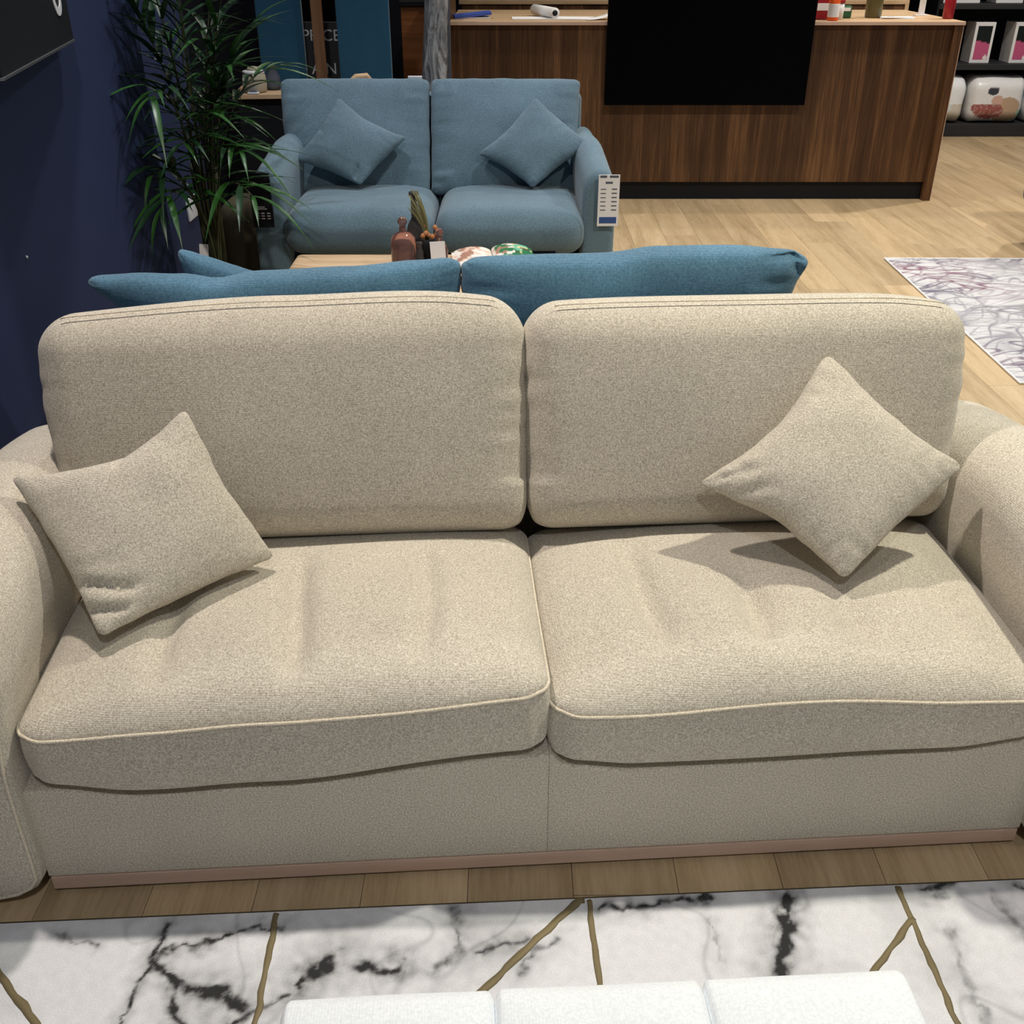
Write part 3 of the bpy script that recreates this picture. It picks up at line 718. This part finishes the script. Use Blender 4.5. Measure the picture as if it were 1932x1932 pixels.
# ------------------------------------------------------------------ palm
pp = thing('potted_palm', 'tall green palm in a black pot between the navy wall and the loveseat', 'plant', (-1.215, 4.16, 0))
mk('pot', *lathe([(.075, 0), (.08, .01), (.092, .25), (.098, .255), (.098, .28), (.088, .28), (.085, .262)], 28), M['black'], pp)
mk('soil', *lathe([(.086, .25), (.086, .262)], 24), M['soil'], pp)
lf = []
def blade(L_, W_, droop):
    V = []; F = []; n_ = 7
    for i in range(n_+1):
        t_ = i/n_; w_ = W_*sin(pi*min(1, .12+.88*t_))**.7*(1 - t_**4) if i < n_ else 0.0006
        z = -droop*t_*t_*L_
        V += [(t_*L_, -w_, z + w_*.35), (t_*L_, 0, z), (t_*L_, w_, z + w_*.35)]
    for i in range(n_):
        a = i*3; F += [(a, a+3, a+4, a+1), (a+1, a+4, a+5, a+2)]
    m_ = len(V); V += [(v[0], v[1], v[2]-.0006) for v in V]
    F += [tuple(m_+q for q in reversed(f_)) for f_ in F[:]]
    return V, F
blades = {}
for key, (l, w, d) in enumerate(((.27, .0145, .35), (.22, .013, .55), (.30, .015, .75), (.18, .012, .25))):
    for mm in ('leaf', 'leaf2'):
        me = bpy.data.meshes.new('leaf'); V, F = blade(l, w, d); me.from_pydata(V, [], F); me.update()
        me.polygons.foreach_set('use_smooth', [True]*len(F)); me.materials.append(M[mm]); blades[(key, mm)] = me
def frond(base, top, bend, nleaf, dark, spread=1., keyset=(0, 1, 2), twist=0):
    base, top, bend = Vector(base), Vector(top), Vector(bend)
    P = []
    for i in range(13):
        t_ = i/12; P.append(base*(1-t_)**2 + bend*2*t_*(1-t_) + top*t_*t_)
    fr = mk('frond', *tube(P, [.006*(1-.7*i/12) for i in range(13)], 6), M['stem'], pp)
    for k in range(nleaf):
        t_ = .42 + .58*(k//2)/max(1, (nleaf-1)//2); s = -1 if k % 2 else 1
        if k == nleaf-1: t_ = 1
        i = min(11, int(t_*12)); p = base*(1-t_)**2 + bend*2*t_*(1-t_) + top*t_*t_
        d = (P[i+1]-P[i]).normalized(); side = d.cross(Vector((0, 0, 1)))
        if side.length < .1: side = Vector((1, 0, 0))
        side.normalize(); side = Matrix.Rotation(twist, 3, d) @ side
        mix = .95 - .55*((t_-.42)/.58)
        xd = (d*(1-mix*.55) + side*s*mix*spread + Vector((random.uniform(-.1, .1), random.uniform(-.1, .1), random.uniform(0, .25)))).normalized()
        lim = (-1.37 if p.y + pp.location.y < 4.25 else -1.50) - pp.location.x - p.x
        if xd.x * .30 < lim: xd.x = lim/.30 + .02; xd.normalize()
        zd = Vector((0, 0, 1)) - xd*xd.z
        if zd.length < .05: zd = Vector((0, 1, 0))
        zd.normalize(); yd = zd.cross(xd)
        Mt = Matrix((xd, yd, zd)).transposed().to_4x4(); Mt.translation = p
        sc = random.uniform(.75, 1.1)*(.75 if t_ > .9 else 1)
        q = bpy.data.objects.new('leaf', blades[(random.choice(keyset), 'leaf2' if random.random() < dark else 'leaf')])
        COL.objects.link(q); q.parent = fr; q.matrix_local = Mt @ Matrix.Diagonal((sc, sc, sc, 1))
fronds = [((0, 0, .27), (-.06, -.27, 1.00), (-.02, -.05, 1.12), 14, .2, 1.), ((.01, 0, .27), (-.08, -.32, .62), (-.01, -.05, .80), 12, .5, 1.),
          ((.01, .01, .27), (.10, -.22, .93), (.02, 0, .85), 14, .1, .8), ((.02, 0, .27), (.20, -.16, .80), (.05, 0, .88), 12, .3, .9),
          ((0, .02, .27), (.12, .12, 1.22), (.02, .05, 1.0), 16, .6, 1.), ((0, .02, .27), (-.06, .10, 1.35), (-.01, .03, 1.1), 16, .8, 1.),
          ((.01, .02, .27), (.24, .05, 1.20), (.05, .03, 1.05), 16, .5, 1.), ((0, .01, .27), (.05, -.18, 1.30), (.0, 0, 1.1), 16, .7, 1.),
          ((0, .0, .27), (.30, .22, 1.05), (.05, .06, 1.05), 14, .4, 1.), ((0, .02, .27), (-.15, .22, 1.15), (-.03, .06, 1.0), 14, .9, 1.),
          ((0, 0, .27), (.04, -.10, 1.48), (.0, 0, 1.2), 14, .7, 1.), ((.02, .01, .27), (.22, -.02, 1.42), (.04, .02, 1.15), 14, .5, 1.),
          ((.01, 0, .27), (.26, -.30, .66), (.05, -.05, .80), 10, .3, .9), ((0, 0, .27), (-.13, -.20, .72), (-.04, 0, .78), 10, .6, .9),
          ((0, .01, .27), (.16, .15, 1.50), (.02, .04, 1.2), 14, .8, 1.), ((-.01, 0, .27), (-.10, -.05, 1.46), (-.02, 0, 1.15), 14, .8, 1.),
          ((.01, .01, .27), (.02, -.26, .84), (.0, -.02, .90), 12, .6, .8), ((.01, .01, .27), (.14, -.05, 1.05), (.03, .0, .95), 14, .6, 1.),
          ((0, 0, .27), (-.16, .0, 1.25), (-.04, .0, 1.05), 14, .9, 1.)]
for b0, tp, bd, nl, dk, sp in fronds: frond(b0, tp, bd, nl, dk, sp)
mk('trunk', *join(*[tube([(x, y, .255), (x*1.2, y*1.1, .5), (x*1.5, y*1.3, .72)], [.012, .010, .007], 8) for x, y in ((0, 0), (.03, .02), (-.03, .01))]), M['stem'], pp)
mk('plant_label', *moved(box(-.018, .018, -.001, .001, 0, .15, .0005), Matrix.Translation((-.035, -.055, .27)) @ Matrix.Rotation(R(5), 4, 'Y')), M['paper'], pp, False)

o = thing('khaki_pouf', 'khaki rounded seat half hidden behind the palm pot', 'pouf', (-1.20, 4.78, 0))
mk('pouf_body', *rbox((0, 0, .235), (.26, .28, .45), (.08, .08, .08), (2, 2, 3)), M['khaki'], o)
mk('pouf_foot', *lathe([(.06, 0), (.06, .02)], 20), M['black'], o)

# ------------------------------------------------------------------ side table, jar, boards behind the loveseat
st = thing('side_table', 'oak-topped side table with a black frame behind the palm', 'table', (-1.40, 6.53, 0), R(5.7))
mk('table_top', *box(-.17, .175, -.60, .60, .725, .75, .003), M['oak_top'], st, False)
mk('apron', *box(-.15, .155, -.57, -.55, .10, .725, .002), M['black'], st, False)
for x in (-.13, .14):
    for y in (-.55, .57): mk('leg', *box(x-.015, x+.015, y-.015, y+.015, 0, .725, .002), M['black'], st, False)
o = thing('stone_jar', 'pale stone jar with a white rim and lid on the side table', 'jar', (-1.405, 6.02, .751))
mk('jar_body', *lathe([(.055, 0), (.064, .008), (.066, .04), (.062, .085), (.055, .098)], 26), M['ceramic'], o)
mk('rim', *lathe([(.056, .094), (.060, .098), (.058, .108), (.040, .11)], 26), M['white'], o)
mk('lid', *lathe([(.034, .109), (.036, .115), (.028, .126), (.01, .130)], 24), M['ceramic'], o)
o = thing('grey_ornament', 'small grey ornament behind the stone jar', 'ornament', (-1.325, 6.12, .751))
mk('ornament_body', *lathe([(.035, 0), (.045, .02), (.040, .07), (.022, .10), (.028, .115), (.015, .13)], 18), M['print'], o)
o = thing('phone', 'small white gadget lying at the front edge of the side table', 'gadget', (-1.40, 5.945, .751))
mk('gadget_body', *rbox((0, 0, .004), (.06, .035, .008), .003, (1, 1, 1), k=2), M['white'], o)
mk('gadget_screen', *box(-.02, .02, -.012, .012, .008, .0095, .0005), M['blue_print'], o, False)

for (x0, x1, lab) in ((-1.40, -1.150, 'tall teal cloth-covered board standing left of the wooden post'), (-.962, -.672, 'wide teal cloth-covered board standing right of the wooden post')):
    o = thing('teal_board', lab, 'board', ((x0+x1)/2, 6.20, 0))
    w = x1-x0
    mk('board_cloth', *rbox((0, .02, .72), (w, .04, 1.36), .006, (2, 1, 3)), M['tealboard'], o)
    mk('foot', *box(-w/2, w/2, -.05, .09, 0, .04, .003), M['black'], o, False)
o = thing('price_sign', 'black sign lettered PRICE behind the wooden post', 'sign', (-1.04, 6.40, 0))
mk('board', *box(-.16, .10, 0, .02, .3, 1.072, .003), M['dark'], o, False)
mk('stand', *box(-.05, .05, -.02, .06, 0, .3, .003), M['black'], o, False)
text('lettering', 'PRICE', .085, M['print_white'], o, Matrix.Translation((-.155, -.001, .975)) @ XZ, .0006)
text('lettering', 'O', .085, M['print'], o, Matrix.Translation((-.10, -.001, .885)) @ XZ, .0006)
text('lettering', 'A N', .085, M['print_white'], o, Matrix.Translation((-.115, -.001, .80)) @ XZ, .0006)
o = thing('display_panel', 'tall black display panel standing behind the sign and post', 'panel', (-1.04, 6.60, 0))
mk('panel_face', *box(-.45, .25, 0, .03, .02, 1.9, .003), M['black_panel'], o, False)
mk('foot', *box(-.45, .25, -.08, .12, 0, .02, .003), M['black'], o, False)
o = thing('wooden_post', 'square brown wooden post standing in front of the black sign', 'post', (-1.052, 6.12, 0))
mk('shaft', *box(-.027, .027, -.027, .027, 0, 1.9, .003), M['post'], o, False)
mk('foot', *box(-.10, .10, -.10, .10, 0, .03, .003), M['post'], o, False)
# bent wood chair tip
o = thing('bentwood_chair', 'chair with a bent pale wood arm tip behind the left of the loveseat', 'chair', (-.80, 5.72, 0), R(20))
mk('seat', *rbox((0, 0, .44), (.36, .38, .05), .02, (2, 2, 1)), M['khaki'], o)
P = [(-.14, .12, .47), (-.12, .12, .66), (-.06, .12, .78), (.02, .11, .845), (.07, .10, .85), (.10, .10, .82)]
V, F = tube(P, [.016, .016, .018, .020, .018, .012], 10); mk('arm_rest', V, F, M['oak_top'], o)
for sx in (-1, 1):
    for sy in (-1, 1): mk('leg', *lathe([(.011, 0), (.015, .42)], 10, (sx*.15, sy*.15, 0)), M['oak_top'], o)
o = thing('white_card', 'small white folded card on top of the loveseat backrest', 'card', (-.445, 5.065, .873))
mk('card_sheet', *moved(box(-.032, .032, -.0015, .0015, 0, .065, .0005), Matrix.Rotation(R(-10), 4, 'X')), M['paper'], o, False)
mk('card_sheet', *moved(box(-.032, .032, .01, .013, 0, .062, .0005), Matrix.Rotation(R(10), 4, 'X')), M['paper'], o, False)

# ------------------------------------------------------------------ service counter
ctr = thing('service_counter', 'long walnut-veneered service counter behind the loveseat', 'counter', (0, 6.77, 0))
mk('front_panel', *box(-.40, 2.655, .03, .05, .112, 1.035, .001), M['walnut'], ctr, False)
mk('kickboard', *box(-.40, 2.655, .055, .075, 0, .112, .001), M['black'], ctr, False)
mk('end_panel', *box(2.655, 2.705, 0, .80, 0, 1.035, .002), M['walnut'], ctr, False)
mk('end_panel', *box(-.42, -.372, 0, .80, 0, 1.30, .002), M['walnut'], ctr, False)
mk('worktop', *box(-.372, 2.712, -.005, 1.10, 1.030, 1.05, .002), M['oak_top'], ctr, False)
mk('edge_band', *box(-.372, 2.712, -.009, -.005, 1.030, 1.049, .001), M['strip'], ctr, False)
mk('edge_band', *box(2.705, 2.709, .0, .80, 0, 1.03, .001), M['strip'], ctr, False)
o = thing('black_screen', 'large matte black panel mounted on the front of the walnut counter', 'screen', (1.187, 6.735, .585))
mk('screen_face', *box(-.617, .617, 0, .035, 0, .76, .003), M['black_panel'], o, False)
mk('bracket', *box(-.2, .2, .034, .06, .2, .40, .002), M['black'], o, False)
o = thing('side_cabinet', 'orange-brown wooden cabinet left of the counter end', 'cabinet', (-.56, 6.95, 0))
mk('cabinet_body', *box(-.12, .12, 0, .4, .02, 1.12, .003), M['orange_wood'], o, False)
mk('cabinet_top', *box(-.13, .125, -.01, .41, 1.12, 1.15, .003), M['black'], o, False)
for s in (-1, 1): mk('foot', *box(s*.09-.02, s*.09+.02, .03, .07, 0, .02, .002), M['black'], o, False)
o = thing('wrapped_roll', 'tall roll wrapped in crinkled clear film leaning beside the counter', 'roll', (-.50, 6.48, 0))
def rollv():
    V, F = [], []; n_ = 28; m_ = 40
    for i in range(m_+1):
        z = 1.5*i/m_
        for k in range(n_):
            a = 2*pi*k/n_; r = .072 + .010*nz(cos(a)*2.5, sin(a)*2.5, z*3) + .004*nz(cos(a)*8, sin(a)*8, z*14)
            V.append((r*cos(a) + .055*z, r*sin(a) + .10*z, z))
    for i in range(m_):
        for k in range(n_): F.append((i*n_+k, i*n_+(k+1) % n_, (i+1)*n_+(k+1) % n_, (i+1)*n_+k))
    F.append(tuple(reversed(range(n_)))); F.append(tuple(range(m_*n_, (m_+1)*n_)))
    return V, F
mk('film_wrap', *rollv(), M['film_roll'], o)
mk('card_tube', *tube([(.001, .0, 0.001), (.055*1.55, .10*1.55, 1.55)], .035, 16), M['post'], o)
o = thing('flat_pack', 'flat grey wrapped panel leaning between the film roll and the counter', 'panel', (-.395, 6.60, 0))
mk('wrapped_panel', *moved(box(-.05, .03, 0, .03, 0, 1.5, .004), Matrix.Rotation(R(-4), 4, 'X')), M['print'], o, False)

# things on the counter
def onc(x, y): return (x, y, 1.0505)
o = thing('blue_folder', 'blue folder lying on the left end of the counter', 'folder', onc(-.24, 7.02), R(8))
mk('cover', *moved(box(-.12, .11, -.06, .06, .012, .032, .003), Matrix.Rotation(R(-5), 4, 'Y')), M['bluebook'], o, False)
mk('pages', *box(-.12, .10, -.055, .055, 0, .010, .002), M['paper'], o, False)
o = thing('paper_sheets', 'flat white sheets spread on the counter left of the black panel', 'papers', onc(.20, 7.02), R(-3))
mk('sheet', *moved(box(-.20, .02, -.10, .10, 0, .004, .0005), Matrix.Rotation(R(4), 4, 'Z')), M['paper'], o, False)
mk('sheet', *moved(box(.03, .30, -.10, .12, .0, .005, .0005), Matrix.Rotation(R(-6), 4, 'Z')), M['paper'], o, False)
o = thing('paper_roll', 'white rolled paper lying end-on on the counter sheets', 'paper roll', onc(.262, 6.93), R(18))
V, F = lathe([(.030, 0), (.030, .38)], 22); V = [(x, z, y + .030 + .005) for x, y, z in V]
mk('roll', V, F, M['paper'], o); V, F = lathe([(.017, -.001), (.017, .001)], 18); mk('roll_dark_disc', [(x, z - .0012, y + .035) for x, y, z in V], F, M['black'], o)  # black disc on the solid end, painted shade for the hollow inside
o = thing('leaflet', 'curled white leaflet next to the black panel on the counter', 'leaflet', onc(.53, 6.93), R(15))
V = []; F = []
for i in range(9):
    for j in range(2):
        for k in (0, .0015): V.append((-.09 + .18*i/8, -.06 + .12*j, .002 + .03*(i/8)**2 + k))
for i in range(8): a = i*4; F += [(a, a+2, a+6, a+4), (a+1, a+5, a+7, a+3), (a, a+4, a+5, a+1), (a+2, a+3, a+7, a+6)]
mk('sheet', V, F, M['paper'], o)
o = thing('orange_bottle', 'bright orange bottle with a pale band on the counter beside the black panel', 'bottle', onc(1.93, 6.83))
mk('bottle_body', *lathe([(.030, 0), (.033, .004), (.033, .12), (.028, .14), (.016, .15), (.016, .17)], 24), M['orange'], o)
mk('cap', *lathe([(.018, .17), (.018, .19), (.014, .193)], 20), M['white'], o)
mk('label_band', *lathe([(.0334, .02), (.0336, .022), (.0336, .09), (.0334, .092)], 24), M['paper'], o).scale = (.999, .999, 1)
o = thing('red_packet', 'dark red packet standing behind the orange bottle', 'packet', onc(1.90, 6.93))
mk('packet_body', *rbox((0, 0, .07), (.16, .05, .14), .01, (1, 1, 1)), M['red'], o)
mk('packet_print', *box(-.05, .03, -.027, -.0252, .05, .09, .001), M['paper'], o, False)
o = thing('red_white_tub', 'small red and white tub right of the orange bottle', 'tub', onc(1.99, 6.90))
mk('tub_body', *lathe([(.020, 0), (.022, .09)], 18), M['white'], o); mk('tub_lid', *lathe([(.024, .09), (.024, .11), (.02, .112)], 18), M['red'], o)
o = thing('green_packet', 'dark green packet lying behind the tub on the counter', 'packet', onc(2.06, 7.05))
mk('packet_body', *rbox((0, 0, .035), (.08, .05, .07), .01, (1, 1, 1)), M['green'], o); mk('packet_print', *box(-.015, .03, -.027, -.0252, .04, .06, .001), M['paper'], o, False)
o = thing('olive_jar', 'olive brown jar standing on the right part of the counter', 'jar', onc(2.25, 7.08))
mk('jar_body', *lathe([(.045, 0), (.050, .006), (.052, .12), (.045, .16), (.035, .17)], 24), M['olive'], o); mk('jar_lid', *lathe([(.038, .17), (.038, .19)], 20), M['black'], o)
o = thing('receipt_stack', 'stack of pale printed slips lying on the right part of the counter', 'papers', onc(2.39, 7.02), R(-5))
for k in range(3): mk('sheet', *moved(box(-.11, .09, -.05, .05, k*.003, k*.003+.0025, .0005), Matrix.Rotation(R(k*6-6), 4, 'Z')), M['paper'], o, False)
mk('print_line', *box(-.07, .04, -.02, -.008, .0088, .0095, .0002), M['blue_print'], o, False)
o = thing('white_stand', 'thin white upright stand at the back right of the counter', 'stand', onc(2.62, 7.28))
mk('upright', *box(-.018, .018, -.01, .01, .006, .40, .003), M['white'], o, False); mk('stand_foot', *box(-.04, .04, -.03, .03, 0, .006, .001), M['white'], o, False)
o = thing('red_can', 'dark red drinks can near the right end of the counter', 'can', onc(2.70-.02, 6.98))
mk('can_body', *lathe([(.028, 0), (.033, .008), (.033, .135), (.028, .145)], 24), M['red'], o); mk('can_rim', *lathe([(.027, .145), (.029, .148), (.026, .15)], 24), M['metal'], o)

o = thing('back_counter', 'low dark wooden back counter with a pale top edge behind the service counter', 'counter', (1.30, 8.6, 0))
mk('cabinet_body', *box(-1.68, 1.66, 0, .5, .0, 1.045, .003), M['walnut'], o, False)
mk('worktop', *box(-1.70, 1.69, -.01, .5, 1.045, 1.072, .002), M['oak_top'], o, False)
mk('end_panel', *box(1.66, 1.69, -.01, .5, 0, 1.045, .002), M['oak_top'], o, False)

# ------------------------------------------------------------------ black shelving with bedding
sh = thing('shelving_unit', 'black retail shelving unit with packed bedding at the far right', 'shelf', (4.2, 9.19, 0))
mk('plinth', *box(-.75, 1.2, 0, .55, 0, .098, .003), M['dark'], sh, False)
for z in (.52, .975): mk('shelf', *box(-.75, 1.2, .05, .55, z, z+.045 if z < .9 else z+.04, .003), M['dark'], sh, False)
mk('back_board', *box(-.75, 1.2, .55, .58, 0, 1.75, .003), M['black'], sh, False)
mk('shelf', *box(-.75, 1.2, .10, .55, 1.42, 1.46, .003), M['dark'], sh, False)
for x in (-.77, 1.2): mk('upright', *box(x, x+.02, 0, .58, 0, 1.75, .003), M['black'], sh, False)
def bedding(label, x, w, col, seed, h=.37):
    o = thing('bedding_pack', label, 'pillow pack', (x, 9.42, .099), 0, 'packed pillows on the bottom shelf')
    def f(a, y, z):
        e = max(0, 1-(2*a/w)**4)*max(0, 1-(2*z/h)**4)
        return (a + .01*nz(z*8, seed), y - .03*e*(y < 0), z + .012*nz(a*7, seed, y*3))
    V, F = rbox((0, 0, h/2), (w, .34, h), (.06, .10, .10), (44, 4, 34), lambda a, y, z: f(a, y, z), 5)
    b_ = mk('film_pack', V, F, M['film'], o); paint(b_, lambda X, Y, Z: col(X/w, (Z)/h)); return o
def el(u, v, cx, cy, rx, ry, a=0):
    dx, dy = (u-cx), (v-cy); c, s = cos(a), sin(a); dx, dy = dx*c+dy*s, -dx*s+dy*c
    return (dx/rx)**2 + (dy/ry)**2 < 1
def person(u, v):
    if el(u, v, -.16, .30, .28, .20, -.25) and v < .42: return (.33, .10, .09) if nz(u*30, v*30) < .2 else (.45, .30, .28)
    if el(u, v, -.12, .70, .10, .085, .1): return (.05, .055, .07)
    if el(u, v, -.02, .50, .10, .11, -.5): return (.62, .42, .34)
    if el(u, v, .22, .40, .20, .16, -.5): return (.50, .36, .25)
    if el(u, v, .18, .16, .22, .14): return (.42, .32, .24)
    if v < .3 and u > .33: return (.30, .50, .42)
    return (.80, .80, .82)
bedding('white pillow pack printed with a sleeping person on the bottom shelf', 4.10, .47, person, 2)
bedding('plain white pillow pack between the counter end and the printed pack on the bottom shelf', 3.63, .42, lambda u, v: (.82, .85, .88) if v > .42 else ((.62, .74, .76) if v > .25 and u < .2 else (.62, .58, .50)), 5)
bedding('blue and white pillow pack at the right edge of the bottom shelf', 4.60, .46, lambda u, v: (.55, .65, .78) if v > .5 else (.8, .82, .85), 9, .39)
def framed(label, x, z, w, h):
    o = thing('bedding_box', label, 'box', (x, 9.30, z), 0, 'boxed bedding with black and pink fronts on the middle shelf')
    mk('box_body', *box(-w/2, w/2, 0, .20, 0, h, .004), M['white'], o, False)
    V = []; F = []; n_ = 24
    for i in range(n_+1):
        for j in range(n_+1): V.append((-w*.36 + w*.72*i/n_, -.001, h*.09 + h*.82*j/n_))
    for i in range(n_):
        for j in range(n_): a = i*(n_+1)+j; F.append((a, a+n_+1, a+n_+2, a+1))
    p = mk('printed_front', V, F, M['vc'], o)
    paint(p, lambda X, Y, Z: (.50, .10, .22) if Z < h*(.52 - .10*X/w + .03*nz(X*30, 1.)) and not (el(X/w, Z/h, .24, .13, .12, .07)) else ((.75, .7, .72) if Z < h*.25 else (.012, .016, .016)))
framed('white-framed black and pink bedding box on the middle shelf, left one', 3.90, .566, .165, .31)
framed('white-framed black and pink bedding box on the middle shelf, right one at the photo edge', 4.23, .566, .165, .31)
o = thing('white_box', 'white box standing on the upper shelf above the pink boxes', 'box', (4.06, 9.30, 1.016)); mk('box_body', *box(-.12, .10, 0, .2, 0, .25, .004), M['paper'], o, False)
mk('print_line', *box(-.05, .05, -.0015, 0, .04, .055, .0003), M['print'], o, False)
o = thing('silver_box', 'pale box on the upper shelf left of the white box', 'box', (3.66, 9.30, 1.016)); mk('box_body', *box(-.15, .15, 0, .2, 0, .25, .004), M['paper'], o, False)
mk('box_lid', *box(-.152, .152, -.002, .202, .22, .252, .002), M['metal'], o, False)

# ------------------------------------------------------------------ patterned rug and grey chair at the right
def crack(x, y, z):
    wx = x + .05*nz(x*5, y*5, 1.); wy = y + .05*nz(x*5, y*5, 8.)
    g = .60 + .08*nz(x*9, y*9)
    ln = 0
    for a, f1, w in ((.35, 5., .055), (-.5, 6.5, .05), (1.35, 4.5, .04), (.05, 8., .06), (-.15, 11., .07), (.7, 9., .05)):
        q = nz((wx*cos(a)+wy*sin(a))*f1*.45 + a*7, (-wx*sin(a)+wy*cos(a))*f1*1.6, a*3)
        ln = max(ln, exp(-(q/w)**2) * (.25 + .75*max(0, min(1, .5 + 1.5*nz(x*3+a, y*3, 4.)))))
    pink = max(0, nz(x*2.3+5, y*2.3, 2.)) * 1.3
    c = (g*(1-ln*.72), g*(1-ln*(.74+.1*pink)), g*(1-ln*.66)*1.03)
    k = min(.5, pink*ln*1.2)
    return (c[0]*(1-k) + .30*k, c[1]*(1-k) + .12*k, c[2]*(1-k) + .14*k)
o = thing('cracked_pattern_rug', 'pale grey rug with fine crackle lines and reddish tints at the right', 'rug', (1.945, 3.66, 0), R(-1))
p = mk('rug_pile', *grid_mesh(0, 2.4, 0, 1.73, 330, 240, .010), M['rug'], o, False); paint(p, crack)
mk('bound_edge', *tube([(0, 0, .006), (0, 1.73, .006), (2.4, 1.73, .006), (2.4, 0, .006)], .0055, 6, True), M['paper'], o)
o = thing('grey_armchair', 'grey upholstered armchair just entering the photo at the right edge by the crackle rug', 'armchair', (3.285, 5.42, 0))
mk('seat_body', *rbox((0, .02, .24), (.90, .80, .28), (.12, .12, .10), (3, 3, 2)), M['grey_fab'], o)
mk('backrest', *rbox((0, .40, .55), (.88, .18, .56), (.08, .08, .08), (3, 2, 3)), M['grey_fab'], o)
for s in (-1, 1):
    mk('arm', *rbox((s*.40, .0, .40), (.16, .78, .40), (.07, .07, .07), (2, 3, 2)), M['grey_fab'], o)
    for yy in (-.28, .32): mk('leg', *lathe([(.012, .010), (.02, .12)], 12, (s*.32, yy, 0)), M['black'], o)
